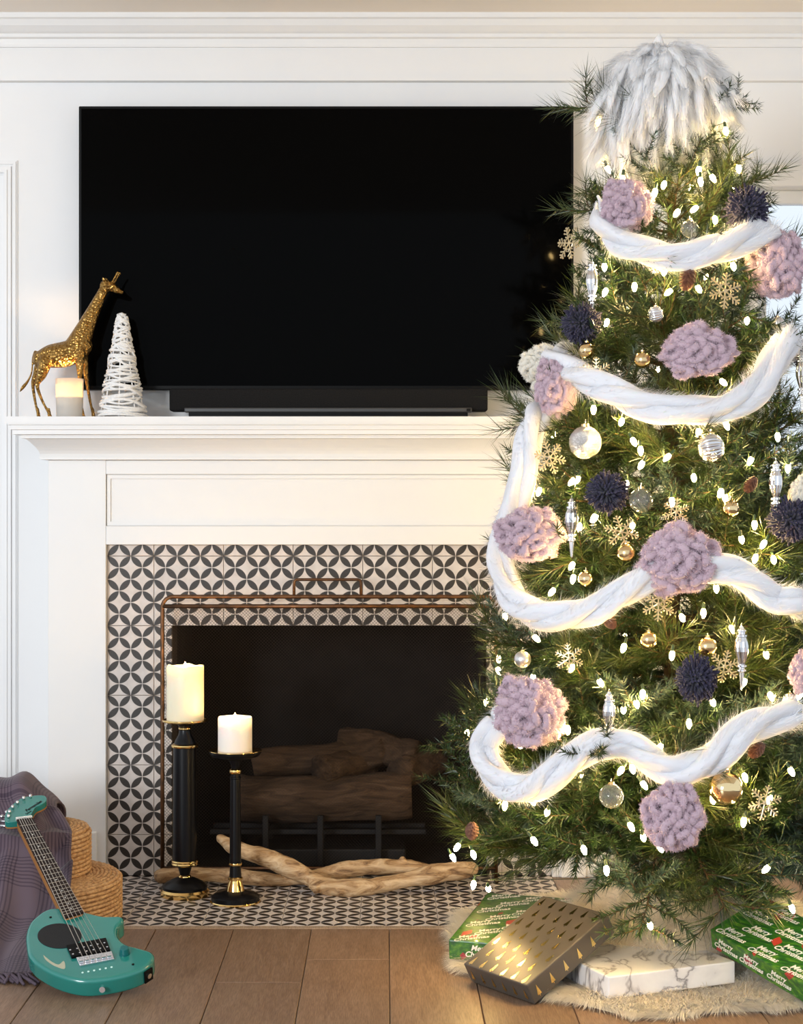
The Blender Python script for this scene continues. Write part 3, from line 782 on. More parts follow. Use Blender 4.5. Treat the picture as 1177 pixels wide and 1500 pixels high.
# ---- electric guitar, lying back on the throw
m_teal = varied('teal_lacquer', (.012, .185, .155), (.016, .205, .170), 5, .22, coat=.6)
m_rose = mat('rosewood', (.022, .011, .008), .5, spec=.2); m_maple = mat('orange_maple', (.36, .15, .035), .4)
m_steel = mat('steel_string', (.66, .62, .56), .3, 1); m_bone = mat('white_nut', (.82, .80, .74), .5)
m_grille = varied('black_grille', (.004, .004, .005), (.010, .010, .011), 500, .8)
m_led = mat('pale_dot', (.62, .90, .85), .4); m_tealdark = mat('dark_teal_knob', (.006, .12, .12), .3)
m_crescent = mat('cream_crescent', (.42, .42, .30), .4)
gt = math.radians(22); gn = Vector((0, -math.sin(gt), math.cos(gt)))
gP0 = Vector(((132-CX)*3.727/F, -1.273, .043))
def gray(px, py, h=0):
    """point of the guitar face plane (raised by h) seen at that photo position"""
    d = Vector(((px-CX)/F, 1, -(py-CY)/F)); o = Vector((0, -D, CH))
    t = (gP0+gn*h-o).dot(gn)/d.dot(gn); return o+d*t
ga = (gray(36, 1204)-gray(139.6, 1408)).normalized(); gw = ga.cross(gn).normalized()
gui = empty('electric_guitar', (-.63, -1.2, 0), 'small teal electric guitar leaning back against the mauve throw', 'guitar')
def gslab(name, pix, h0, h1, m_, bev=0, dense=True, par=gui, world=None):
    P = world or [gray(*p) for p in (smooth_path(list(pix)+[pix[0]], 5)[:-1] if dense else pix)]
    n = len(P); mb = MB()
    V = [p+gn*h0 for p in P]+[p+gn*h1 for p in P]
    mb.add(V, [tuple(range(n)), tuple(range(2*n-1, n-1, -1))]+[(i, n+i, n+(i+1) % n, (i+1) % n) for i in range(n)])
    o = mb.build(name, m_, par)
    bm = bmesh.new(); bm.from_mesh(o.data); bmesh.ops.recalc_face_normals(bm, faces=bm.faces); bm.to_mesh(o.data); bm.free()
    if bev:
        b = o.modifiers.new('bevel', 'BEVEL'); b.width = bev; b.segments = 4; b.limit_method = 'ANGLE'; b.angle_limit = math.radians(50)
        for p in o.data.polygons: p.use_smooth = True
        wn = o.modifiers.new('wn', 'WEIGHTED_NORMAL')
    return o
body = [(74, 1329), (62, 1334), (53.6, 1340.5), (45.5, 1348), (40.5, 1357), (38, 1367), (37.8, 1376), (40.5, 1395), (46, 1404), (53.6, 1411.6), (76, 1424.7), (104, 1434), (132, 1436.8), (169.5, 1432), (199.4, 1423.7),
        (218, 1413.5), (226, 1402), (222, 1393), (203, 1387), (184.5, 1381.7), (173.5, 1371), (173, 1357.4), (180.7, 1348), (177, 1341), (150.8, 1340.6), (122.8, 1334), (98, 1329)]
gslab('body', body, -.045, 0, m_teal, .009)
# neck, fretboard, headstock
nutL, nutR = gray(24.2, 1205.2), gray(48, 1202.4); endL, endR = gray(95, 1349), gray(122.8, 1341)
gslab('neck', None, -.022, .004, m_maple, .006, world=[endL, endR, nutR, nutL])
FB = gslab('fretboard', None, .004, .010, m_rose, .001, world=[endL, endR, nutR, nutL])
for k in range(1, 23):
    t = 1-2**(-k/12); t = t/(1-2**(-23/12))
    a, b = nutL.lerp(endL, t), nutR.lerp(endR, t)
    mb = MB(); mb.tube([a+gn*.0102, b+gn*.0102], .0009, 5); mb.build('fret', m_steel, FB)
for k in (3, 5, 7, 9, 12, 15, 17, 19, 21):
    t = (1-2**(-(k-.5)/12))/(1-2**(-23/12)); c = nutL.lerp(endL, t).lerp(nutR.lerp(endR, t), .5)
    mb = MB(); mb.ico(tuple(c+gn*.0098), .0022, 1); mb.build('fret_marker', m_bone, FB)
gslab('nut', None, .004, .0135, m_bone, .0008, world=[nutL, nutR, nutR+ga*.005, nutL+ga*.005])
head = [(24.5, 1205.4), (14, 1206.3), (7.5, 1205), (6.9, 1199), (10, 1189.8), (16.8, 1182), (26, 1174.5), (34.4, 1170), (49, 1167.2), (63.5, 1167), (68.4, 1170.6), (67.3, 1176), (61, 1180.6), (52.8, 1184.4), (48.4, 1190.5), (46, 1196), (47.5, 1202.6), (36, 1204)]
HS = gslab('headstock', head, -.012, .004, [m_teal], .0015)
gslab('headstock_back', head, -.016, -.012, m_maple, .001, par=HS)
for (x, y) in ((13, 1200), (14.5, 1193.5), (19, 1186.5), (26, 1180), (35, 1173.5), (45, 1170.5)):
    c = gray(x, y); mb = MB()
    mb.tube([c+gn*.003, c+gn*.013], .0036, 10); mb.tube([c-gn*.020, c-gn*.020-gw*.022+ga*.012], .003, 8); mb.ico(tuple(c-gn*.020-gw*.026+ga*.014), (.006, .006, .005), 2)
    mb.build('tuning_peg', m_silver, HS, smooth=True)
def text_obj(name, body, size, shear, o, ex, ey, m_, par, lift=.0006, thick=.0002):
    cu = bpy.data.curves.new(name, 'FONT'); cu.body = body; cu.size = size; cu.shear = shear; cu.align_x = 'CENTER'; cu.align_y = 'CENTER'; cu.extrude = thick
    cu.space_line = .85; cu.resolution_u = 3; cu.offset = size*.022
    t = bpy.data.objects.new(name, cu); COL.objects.link(t)
    dg = bpy.context.evaluated_depsgraph_get(); me = bpy.data.meshes.new_from_object(t.evaluated_get(dg))
    bpy.data.objects.remove(t)
    ez = ex.cross(ey).normalized()
    for v in me.vertices: v.co = o+ex*v.co.x+ey*v.co.y+ez*(v.co.z+lift)-wloc(par)
    me.materials.clear(); me.materials.append(m_)
    return link(name, me, par)
tx = (gray(57, 1176)-gray(40, 1187)).normalized(); ty_ = gn.cross(tx)
text_obj('logo_lettering', 'Fernandes', .0135, .3, gray(49, 1181, .004), tx, ty_, m_black, HS)
text_obj('model_lettering', 'ZO-3', .008, 0, gray(42, 1190.5, .004), tx, ty_, m_black, HS)
bl = gray(139.6, 1408)
brL, brR = gray(115, 1411), gray(163, 1402)
for k in range(6):
    t = (k+.5)/6; a = nutL.lerp(nutR, .08+.84*t); b = brL.lerp(brR, .06+.88*t)
    mb = MB(); mb.tube([b+gn*.016, a+gn*.0138], .0008 if k < 3 else .0005, 5); mb.build('string', m_steel, gui)
PK = gslab('pickup', [(97.6, 1388), (155.5, 1377), (162, 1394.8), (105, 1405)], 0, .007, m_plastic, .001, dense=False)
for k in range(6):
    for r_ in range(2):
        c = gray(103+r_*4, 1392+r_*6, .007).lerp(gray(153+r_*4, 1381.5+r_*6, .007), k/5)
        mb = MB(); mb.tube([c, c+gn*.0012], .0022, 8); mb.build('pole_piece', m_silver, PK)
BP = gslab('bridge_plate', [(111.6, 1405), (164, 1395.7), (167.7, 1407), (117.2, 1417)], 0, .005, m_silver, .001, dense=False)
for k in range(6):
    a = gray(114, 1408, .005).lerp(gray(163, 1399, .005), (k+.1)/6); b = gray(114, 1408, .005).lerp(gray(163, 1399, .005), (k+.85)/6)
    mb = MB(); mb.obox(a, b-a, -ga*.010, gn*.007); mb.build('saddle', m_silver, BP, bevel=.001)
    c = gray(121, 1425).lerp(gray(163.5, 1417), k/5); mb = MB(); mb.tube([c-gn*.001, c+gn*.001], .0024, 10); mb.build('string_ferrule', m_led, gui)
el = [(87.3+32.3*math.cos(a), 1371.4+18.2*math.sin(a)) for a in np.linspace(0, 2*pi, 40, endpoint=False)]
gslab('speaker_grille', el, -.001, .0015, m_grille, .0006, dense=False)
gslab('crescent', [(63.5, 1399), (66, 1405), (73, 1411), (82, 1416), (94, 1419.5), (95.5, 1413), (93, 1408), (86, 1413), (76, 1409)], 0, .0005, m_crescent)  # thin cream crescent shape on the body face
c = gray(182.6, 1397); mb = MB(); mb.tube([c, c+gn*.003, c+gn*.003, c+gn*.015, c+gn*.016], [.012, .012, .0105, .0095, .008], 20); mb.build('volume_knob', m_tealdark, gui, smooth=False)
for px, py in ((74.2, 1344), (195, 1413)):
    c = gray(px, py); mb = MB(); mb.tube([c, c+gn*.0015], .0028, 10); mb.build('screw', m_plastic, gui)
# jack plate and strap pin on the rim
def rim(px, py0):
    return gray(px, py0)-gn*.024
p = gray(213, 1417)-gn*.024; q = gray(219, 1413)-gn*.024; e = (q-p).normalized(); o_ = e.cross(gn).normalized()
if o_.y > 0: o_ = -o_
c = p.lerp(q, .5)
mb = MB(); mb.obox(c-e*.012-gn*.015+o_*.000, e*.024, gn*.030, o_*.004); JP = mb.build('jack_plate', m_plastic, gui, bevel=.001)
mb = MB(); mb.tube([c+o_*.003, c+o_*.006], .006, 14); mb.build('jack_socket', m_silver, JP)
c = gray(150, 1435.5)-gn*.022; mb = MB(); mb.tube([c, c+Vector((0, -.008, 0)), c+Vector((0, -.011, 0))], [.004, .0035, .0065], 12); mb.build('strap_pin', m_silver, gui)

# ------------------------------------------------------------------ Christmas tree
TC = Vector((.688, -.82, 0))
ZR = [(.10, .45), (.147, .50), (.25, .58), (.33, .60), (.475, .53), (.72, .455), (.966, .415), (1.29, .335), (1.54, .262), (1.735, .225), (1.9, .19), (1.99, .15), (2.1, .06)]
def TR(z): return float(np.interp(z, [a for a, b in ZR], [b for a, b in ZR]))
def on_tree(px, py, k=1.0):
    """where the view through that photo position meets the tree's outer surface"""
    d = Vector(((px-CX)/F, 1, -(py-CY)/F)); best = None; Z = 2.9
    while Z < 4.6:
        p = Vector((d.x*Z, Z-D, CH+d.z*Z)); g = math.hypot(p.x-TC.x, p.y-TC.y)-TR(p.z)*k
        if g <= 0: return p
        if best is None or g < best[0]: best = (g, p)
        Z += .004
    return best[1]
tree = empty('christmas_tree', TC, 'tall green artificial Christmas tree with mixed pine and fir needles', 'christmas tree')
mb = MB(); mb.tube([(TC.x, TC.y, .02), (TC.x, TC.y, 1.2), (TC.x, TC.y, 1.98)], [.022, .018, .008], 10); mb.build('trunk', m_bark, tree)
mb = MB()
for k in range(4):
    a = pi/4+k*pi/2; mb.tube([(TC.x, TC.y, .09), (TC.x+.12*math.cos(a), TC.y+.12*math.sin(a), .03), (TC.x+.2*math.cos(a), TC.y+.2*math.sin(a), .008)], .009, 8)
mb.build('stand', m_iron, tree)

def branch_mesh(seed, L, kind):
    rg = np.random.default_rng(seed); tw = []
    def stem(o, d, ln, up, n=7):
        P = [np.array(o, float)]; d = np.array(d, float); d /= np.linalg.norm(d)
        for i in range(n):
            d = d+np.array([0, 0, up/n])+rg.normal(0, .05, 3); d /= np.linalg.norm(d); P.append(P[-1]+d*ln/n)
        return np.array(P)
    main = stem((0, 0, 0), (1, 0, 0), L, .25, 10); tw.append((main, .30))
    s = .28
    side = 1
    while s < .97:
        i = s*10; k = min(int(i), 9); p = main[k]+(main[k+1]-main[k])*(i-k); t = main[k+1]-main[k]; t /= np.linalg.norm(t)
        a = rg.uniform(.6, 1.0); lift = rg.normal(.12, .38)
        d = t*math.cos(a)+np.array([-t[1], t[0], 0])*side*math.sin(a)+np.array([0, 0, lift])
        ln = (.30*(1-s)*L+.085+.02*rg.normal())
        if ln > .03: tw.append((stem(p, d, ln, .3), .05))
        side = -side; s += .042/L*.42+rg.uniform(0, .012)
    V = []; idx = 0
    A = []; MI = []
    for P, start in tw:
        seg = np.linalg.norm(np.diff(P, axis=0), axis=1); tot = seg.sum()
        dens = 900 if kind != 1 else 560
        n = int(tot*(1-start)*dens)
        t = start+(1-start)*rg.random(n)
        if kind == 1: t = 1-(1-t)*.95
        x = t*(len(P)-1); k = np.minimum(x.astype(int), len(P)-2); fr = (x-k)[:, None]
        p = P[k]*(1-fr)+P[k+1]*fr; tg = P[k+1]-P[k]; tg /= np.linalg.norm(tg, axis=1)[:, None]
        r = rg.normal(size=(n, 3)); r -= (r*tg).sum(1)[:, None]*tg; r /= np.linalg.norm(r, axis=1)[:, None]
        if kind == 1: al = rg.uniform(.35, .85, n); ln = rg.uniform(.045, .075, n); wd = .0020
        else: al = rg.uniform(.7, 1.15, n); ln = rg.uniform(.016, .030, n); wd = .0028 if kind == 0 else .0030
        al = al*(1-.5*(t > .93)); d = tg*np.cos(al)[:, None]+r*np.sin(al)[:, None]
        sd = np.cross(d, rg.normal(size=(n, 3))); sd /= np.linalg.norm(sd, axis=1)[:, None]
        tri = np.stack([p+sd*wd/2, p-sd*wd/2, p+d*ln[:, None]], 1)
        A.append(tri.reshape(-1, 3))
    A = np.concatenate(A); nn = len(A)//3; Fc = np.arange(len(A)).reshape(-1, 3); MI = [0]*nn
    SV = []; SF = []
    for P, start in tw:                    # the twigs themselves, three-sided
        b = len(A)+len(SV); r0 = .0042 if len(P) > 9 else .0018
        for i, q in enumerate(P):
            rr = r0*(1-.7*i/(len(P)-1))
            t = P[min(i+1, len(P)-1)]-P[max(i-1, 0)]; t /= np.linalg.norm(t); x = np.cross(t, [0, 0.1, 1]); x /= np.linalg.norm(x); y = np.cross(x, t)
            for q_ in range(3): SV.append(q+(x*math.cos(q_*2.094)+y*math.sin(q_*2.094))*rr)
        for i in range(len(P)-1):
            for q_ in range(3):
                a0, a1, b0, b1 = b+i*3+q_, b+i*3+(q_+1) % 3, b+(i+1)*3+q_, b+(i+1)*3+(q_+1) % 3
                SF += [(a0, a1, b1), (a0, b1, b0)]
    V = np.concatenate([A, np.array(SV)]); Fc = np.concatenate([Fc, np.array(SF)]); MI += [1]*len(SF)
    return np_mesh('branch', V, Fc, [m_need[kind], m_bark], MI)
BR = {}
for li, L in enumerate((.22, .32, .44, .58)):
    for kd in range(3): BR[li, kd] = (L, branch_mesh(10*li+kd, L, kd))
NB = 296
zz = np.linspace(.20, 1.95, 400); wgt = np.array([TR(z)*(1.35 if z < .5 else 1) for z in zz]); cdf = np.cumsum(wgt)/wgt.sum()
for i in range(NB):
    z = float(np.interp((i+.5)/NB, cdf, zz)); az = i*2.39996+rng.normal(0, .12)
    R_ = TR(z)*rng.uniform(.80, .97)
    if rng.random() < .10: R_ *= 1.08
    if z > 1.82: R_ *= .86
    pitch = np.interp(z, [.15, .4, 1, 1.8, 1.97], [-.34, -.14, .10, .38, .7])+rng.normal(0, .10)
    if z < .36 and -2.6 < math.atan2(math.sin(az), math.cos(az)) < -1.1: pitch += .22
    li = int(np.argmin([abs(R_-L*1.02) for L in (.22, .32, .44, .58)]))
    kd = int(rng.choice([0, 1, 2], p=[.52, .26, .22])); L, me = BR[li, kd]
    q = Matrix.Rotation(az, 3, 'Z') @ Matrix.Rotation(-pitch, 3, 'Y') @ Matrix.Rotation(rng.normal(0, .35), 3, 'X')
    link('branch', me, tree, (0, 0, max(z-R_*math.sin(pitch)*.9, .12)), q.to_quaternion(), R_/L/math.cos(pitch)*.98)
# sprigs that hang lowest in front and stand up at the top
for px, py, kd in ((950, 1372, 0), (1025, 1368, 1), (848, 180, 1), (1092, 160, 0), (1115, 285, 1), (755, 655, 1), (850, 330, 1), (640, 1195, 1), (610, 1190, 1), (690, 1310, 1)):
    if len([c for c in tree.children]) > 304: break
    tip = on_tree(px, py, .95); rd = Vector((tip.x-TC.x, tip.y-TC.y, 0)); r_ = rd.length
    base = Vector((TC.x, TC.y, tip.z+(.16 if tip.z < .5 else -.02))) if tip.z > .3 else Vector((TC.x+rd.x*.35, TC.y+rd.y*.35, tip.z+.22))
    d = tip-base; li = int(np.argmin([abs(d.length-L) for L in (.22, .32, .44, .58)])); L, me = BR[li, kd]
    link('branch', me, tree, base-TC, d.to_track_quat('X', 'Z'), d.length/L)

# ---- lights on a string
BULBS = [(883, 179), (1024, 250), (1045, 261), (973, 271), (1027, 266), (1083, 247), (992, 312), (1018, 306), (1048, 322), (886, 391), (922, 373), (912, 263), (975, 389), (960, 282), (1064, 192),
 (887, 428), (974, 397), (1024, 423), (889, 473), (848, 547), (911, 618), (794, 634), (939, 660), (929, 647), (940, 681), (978, 670), (1024, 634), (1065, 623), (1017, 700), (1056, 722), (1063, 729), (1155, 686),
 (846, 703), (838, 706), (790, 720), (918, 710), (872, 759), (927, 770), (1106, 769), (1087, 790), (1119, 797), (1122, 521), (980, 428), (870, 759), (849, 772), (1134, 820), (1107, 818), (838, 829), (840, 848), (809, 867),
 (950, 865), (1050, 862), (1031, 898), (786, 935), (914, 949), (1073, 922), (1123, 959), (731, 983), (838, 979), (781, 993), (933, 1031), (914, 1040), (942, 1017), (832, 1069), (1045, 1029), (1130, 1020), (1172, 1019),
 (967, 1095), (910, 1129), (927, 1126), (855, 1139), (944, 1150), (1064, 1118), (1092, 1139), (1045, 1171), (1128, 1171), (802, 1190), (781, 1173), (870, 1074), (783, 1232), (856, 1245), (889, 1275), (943, 1227), (968, 1242),
 (925, 1211), (670, 1241), (664, 1256), (694, 1252), (694, 1296), (716, 1302), (953, 1356), (1090, 1204), (1161, 1331), (1123, 1273), (900, 365), (1075, 390), (1095, 470), (1010, 612), (870, 600), (1140, 640), (760, 700), (985, 735),
 (1150, 880), (1090, 1000), (985, 960), (880, 1000), (760, 1090), (1010, 1165), (740, 1180), (1060, 560), (930, 420), (1085, 330), (1000, 905), (1160, 1130), (1100, 675), (850, 905), (755, 855), (1010, 1060)]
bp = [on_tree(x, y, .965) for x, y in BULBS]
for k in range(62):        # the rest of the string, around the sides and back
    z = float(np.interp(rng.random(), cdf, zz)); a = rng.uniform(.05*pi, .95*pi); R_ = TR(z)*.95
    bp.append(Vector((TC.x+R_*math.cos(a), TC.y+R_*math.sin(a), z)))
strg = empty('string_lights', (TC.x, TC.y, .1), 'string of small warm white lights wound around the Christmas tree', 'string lights')
b1 = MB(); b1.lathe([(.0018, -.011), (.0046, -.0065), (.0060, 0), (.0052, .006), (.0022, .011), (.0003, .013)], (0, 0, 0), 10)
b1.cur = 1; b1.lathe([(.0034, .008), (.0038, .012), (.0034, .022), (.001, .024)], (0, 0, 0), 8)
bme = np_mesh('bulb', b1.v, b1.f, [m_bulb, m_socket], b1.m, True)
for p in bp:
    q = Vector((rng.normal(0, .5), rng.normal(0, .5), 1)).to_track_quat('Z', 'Y')
    link('bulb', bme, strg, p-wloc(strg), q)
order = sorted(bp, key=lambda p: (int((2.1-p.z)/.11), math.atan2(p.y-TC.y, p.x-TC.x)))
mb = MB()
cp = []
for i in range(0, len(order)-1):      # the cord dips inside the branches between bulbs
    p, q = order[i], order[i+1]; m_ = (p+q)/2; m_ = Vector((TC.x+(m_.x-TC.x)*.6, TC.y+(m_.y-TC.y)*.6, m_.z+.03)); cp += [p+Vector((0, 0, .02)), m_]
mb.tube(cp, .0008, 4); mb.build('cord', m_cord, strg)

# ---- white roving garland, one length wound around the tree
GS = [[(880, 292), (888, 325), (915, 358), (960, 372), (1010, 377), (1055, 362), (1095, 348), (1125, 342)],
      [(812, 528), (850, 552), (900, 575), (950, 594), (1005, 602), (1060, 598), (1105, 572), (1135, 530), (1155, 498)],
      [(785, 615), (770, 690), (745, 765), (736, 830), (757, 884), (805, 903), (860, 896), (915, 868), (965, 838), (1015, 832), (1065, 836), (1100, 850), (1135, 878), (1175, 884)],
      [(735, 1060), (712, 1088), (716, 1122), (742, 1150), (778, 1154), (825, 1122), (872, 1092), (915, 1090), (950, 1112), (990, 1130), (1035, 1116), (1075, 1082), (1115, 1058), (1160, 1048), (1190, 1046)]]
path = []
for si, sg in enumerate(GS):
    P3 = [on_tree(x, y, 1.07) for x, y in sg]
    if path:          # round the back of the tree to the next swag
        a, b = path[-1], P3[0]
        a0 = math.atan2(a.y-TC.y, a.x-TC.x); a1 = math.atan2(b.y-TC.y, b.x-TC.x)
        a1 = a1 % (2*pi); a0 = a0 if a0 > -pi/2 else a0+2*pi
        for t in (.2, .4, .6, .8, .93):
            an = a0+(a1-a0)*t; z = a.z+(b.z-a.z)*min(1, t*1.12)+(.02 if t > .9 else 0); R_ = TR(z)*.78
            path.append(Vector((TC.x+R_*math.cos(an), TC.y+R_*math.sin(an), z)))
    path += P3
P = smooth_path([tuple(p) for p in path], 10)
sl = np.concatenate([[0], np.cumsum(np.linalg.norm(np.diff(P, axis=0), axis=1))])
N = int(sl[-1]/.012); S = np.linspace(0, sl[-1], N); P = np.stack([np.interp(S, sl, P[:, k]) for k in range(3)], 1)
T = np.gradient(P, axis=0); T /= np.linalg.norm(T, axis=1)[:, None]
out = np.stack([P[:, 0]-TC.x, P[:, 1]-TC.y, P[:, 2]*0], 1); out /= np.linalg.norm(out, axis=1)[:, None]
out -= (out*T).sum(1)[:, None]*T; out /= np.linalg.norm(out, axis=1)[:, None]; B = np.cross(T, out)
gar = empty('wool_garland', (TC.x, TC.y, .5), 'thick white wool roving garland looped around the Christmas tree', 'garland')
mb = MB(); FV = []
for st_ in range(3):
    ph = st_*2.094+S*13+.8*np.sin(S*4.3)
    off = (np.cos(ph)[:, None]*B+np.sin(ph)[:, None]*out)*.0155
    C = P+off; n = 14; V = []
    ends = np.clip(np.minimum(S, sl[-1]-S)/.06, .15, 1)
    th = np.arange(n)*2*pi/n
    for i in range(N):
        rr = .0195*ends[i]*(1+.10*math.sin(S[i]*31+st_*2)+.08*math.sin(S[i]*17+st_))
        rad = rr*(1+.10*np.sin(th*3+S[i]*20+st_)+.05*np.sin(th*5-S[i]*45))
        V.append(C[i]+(np.cos(th)*rad)[:, None]*B[i]+(np.sin(th)*rad)[:, None]*out[i])
    V = np.concatenate(V)
    mb.add(V, [(i*n+k, i*n+(k+1) % n, (i+1)*n+(k+1) % n, (i+1)*n+k) for i in range(N-1) for k in range(n)])
    m = 26000; ii = rng.integers(2, N-2, m); an = rng.uniform(0, 2*pi, m)
    rad_ = (np.cos(an)[:, None]*B[ii]+np.sin(an)[:, None]*out[ii])
    p0 = C[ii]+rad_*.019; tg = T[ii]+.55*(np.cos(ph[ii]+pi/2)[:, None]*B[ii]+np.sin(ph[ii]+pi/2)[:, None]*out[ii])
    d = tg*rng.uniform(.5, 1, m)[:, None]+rad_*rng.uniform(.05, .6, m)[:, None]+rng.normal(0, .2, (m, 3))
    d /= np.linalg.norm(d, axis=1)[:, None]; L_ = rng.uniform(.012, .034, m)[:, None]
    sd = np.cross(d, rad_); sd /= np.linalg.norm(sd, axis=1)[:, None]
    FV.append(np.stack([p0-sd*.0005, p0+sd*.0005, p0+d*L_], 1).reshape(-1, 3))
mb.build('strands', m_garcore, gar, smooth=True)
FV = np.concatenate(FV)-np.array(wloc(gar))
tag(link('fuzz', np_mesh('fuzz', FV, np.arange(len(FV)).reshape(-1, 3), [m_garfuzz]), gar), kind='stuff')

# ---- pom-poms
def pom_meshes(seed, m_, mf, loops=105, fz=34000):
    rg = np.random.default_rng(seed); mb = MB(); PC = []; PR = []
    for i in range(loops):
        z = 1-2*(i+.5)/loops; a = i*2.39996; r_ = math.sqrt(1-z*z)
        e = np.array([r_*math.cos(a), r_*math.sin(a), z]); lump = 1+.16*vnoise(e[None]*1.7+seed*5)[0]
        c = e*rg.uniform(.60, .82)*lump; t = np.cross(e, rg.normal(size=3)); t /= np.linalg.norm(t); b = np.cross(e, t)
        n = 9; w_ = rg.uniform(.12, .22); h_ = rg.uniform(.08, .26)       # a fat loop of yarn arching out of the ball
        P = np.array([c+t*w_*math.cos(q)*(1+.2*rg.normal()*.3)+e*h_*math.sin(q)+b*.05*math.sin(2*q+i) for q in np.linspace(-.5, pi+.5, n)])
        rr = rg.uniform(.095, .13)*(1+.14*np.sin(np.arange(n)*2.1+i)); mb.tube([Vector(p) for p in P], list(rr), 8)
        PC.append(P); PR.append(rr)
    mb.ico((0, 0, 0), .70, 3, .08)
    a_ = np_mesh('pom_tufts', mb.v, mb.f, [m_], None, True)
    PC = np.array(PC); PR = np.array(PR); k = rg.integers(0, loops, fz); q = rg.uniform(0, 8, fz); qi = np.minimum(q.astype(int), 7); fr = (q-qi)[:, None]
    C = PC[k, qi]*(1-fr)+PC[k, qi+1]*fr; Q = PR[k, qi]; tg = PC[k, qi+1]-PC[k, qi]; tg /= np.linalg.norm(tg, axis=1)[:, None]
    d = rg.normal(size=(fz, 3)); d -= (d*tg).sum(1)[:, None]*tg; d /= np.linalg.norm(d, axis=1)[:, None]
    p0 = C+d*Q[:, None]*.94; d2 = d+rg.normal(0, .4, (fz, 3)); d2 /= np.linalg.norm(d2, axis=1)[:, None]
    sd = np.cross(d2, rg.normal(size=(fz, 3))); sd /= np.linalg.norm(sd, axis=1)[:, None]; L_ = rg.uniform(.04, .11, fz)[:, None]
    FV = np.stack([p0-sd*.011, p0+sd*.011, p0+d2*L_], 1).reshape(-1, 3)
    return a_, np_mesh('pom_fuzz', FV, np.arange(len(FV)).reshape(-1, 3), [mf])
def yarn_pom(seed, m_, n=620):
    rg = np.random.default_rng(seed); mb = MB()
    for i in range(n):
        z = 1-2*(i+.5)/n; a = i*2.39996; r_ = math.sqrt(1-z*z); d = Vector((r_*math.cos(a), r_*math.sin(a), z))
        d = (d+Vector(rg.normal(0, .16, 3))).normalized(); L_ = rg.uniform(.80, 1.06); b = Vector(rg.normal(0, .09, 3))
        mb.tube([d*.3, d*.7+b*.5, d*L_+b], [.05, .06, .050], 5)
    return np_mesh('yarn_strands', mb.v, mb.f, [m_], None, False)
PM = [pom_meshes(s, m_mauve, m_mauvef) for s in (1, 2, 3)]
PCm = pom_meshes(9, m_cream, m_creamf); YN = [yarn_pom(s, m_navy) for s in (4, 5)]
def pom(i, px, py, w_, h_, label, kind='mauve', k=1.09):
    p = on_tree(px, py, k); s = sc_at(p.y)
    nm = {'mauve': 'mauve pom-poms on the tree', 'navy': 'navy pom-poms on the tree', 'cream': 'cream pom-poms on the tree'}[kind]
    r = empty('pompom_ornament', p, label, 'pom-pom', nm)
    sc_ = (w_/2*s*.98, min(w_, h_)/2*s*.8, h_/2*s*.98); rot = (0, rng.uniform(-.3, .3), rng.uniform(0, 6))
    if kind == 'navy': link('yarn_strands', YN[i % 2], r, (0, 0, 0), (0, 0, rng.uniform(0, 6)), (w_/2*s, w_/2*s, h_/2*s))
    else:
        a_, b_ = PM[i % 3] if kind == 'mauve' else PCm
        link('tufts', a_, r, (0, 0, 0), None, sc_)
        tag(link('fuzz', b_, r, (0, 0, 0), None, sc_), kind='stuff')
for i, (x, y, w_, h_, lb) in enumerate([
    (918, 300, 78, 78, 'mauve chenille pom-pom at the end of the topmost garland loop, beside the television'),
    (1140, 388, 86, 102, 'tall mauve pom-pom below the navy pom-pom at the end of the top garland loop'),
    (1022, 514, 108, 82, 'wide mauve pom-pom on needles above the second garland loop'),
    (814, 567, 64, 86, 'mauve pom-pom beside the cream one at the start of the second garland loop'),
    (778, 783, 98, 82, 'mauve pom-pom resting on the hanging stretch of garland beside the mantel'),
    (995, 820, 118, 108, 'largest mauve pom-pom, covering the garland at the middle of the tree'),
    (776, 1043, 108, 106, 'mauve pom-pom just above the lowest garland loop, nearest the fireplace'),
    (988, 1197, 88, 100, 'lowest mauve pom-pom, below the lowest garland loop'),
    (1178, 985, 44, 66, 'small mauve pom-pom between the icicle ornament and the lowest garland')]): pom(i, x, y, w_, h_, lb)
for i, (x, y, w_, h_, lb) in enumerate([
    (1095, 306, 62, 62, 'navy yarn pom-pom above the topmost garland loop'),
    (853, 474, 56, 58, 'navy yarn pom-pom under the highest icicle ornament, by the television edge'),
    (890, 722, 62, 58, 'navy yarn pom-pom below the large crackled silver ball'),
    (1160, 762, 66, 64, 'navy yarn pom-pom below the icicle ornament and beside a cream pom-pom'),
    (1021, 995, 58, 68, 'navy yarn pom-pom beside a gold snowflake above the lowest garland'),
    (1178, 518, 34, 44, 'small navy yarn pom-pom at the end of the second garland loop')]): pom(i, x, y, w_, h_, lb, 'navy', 1.06)
pom(0, 794, 536, 68, 62, 'cream pom-pom overlapping the television beside a mauve pom-pom', 'cream', 1.08)
pom(1, 1176, 726, 40, 62, 'cream pom-pom beside the icicle ornament above a navy pom-pom', 'cream', 1.08)

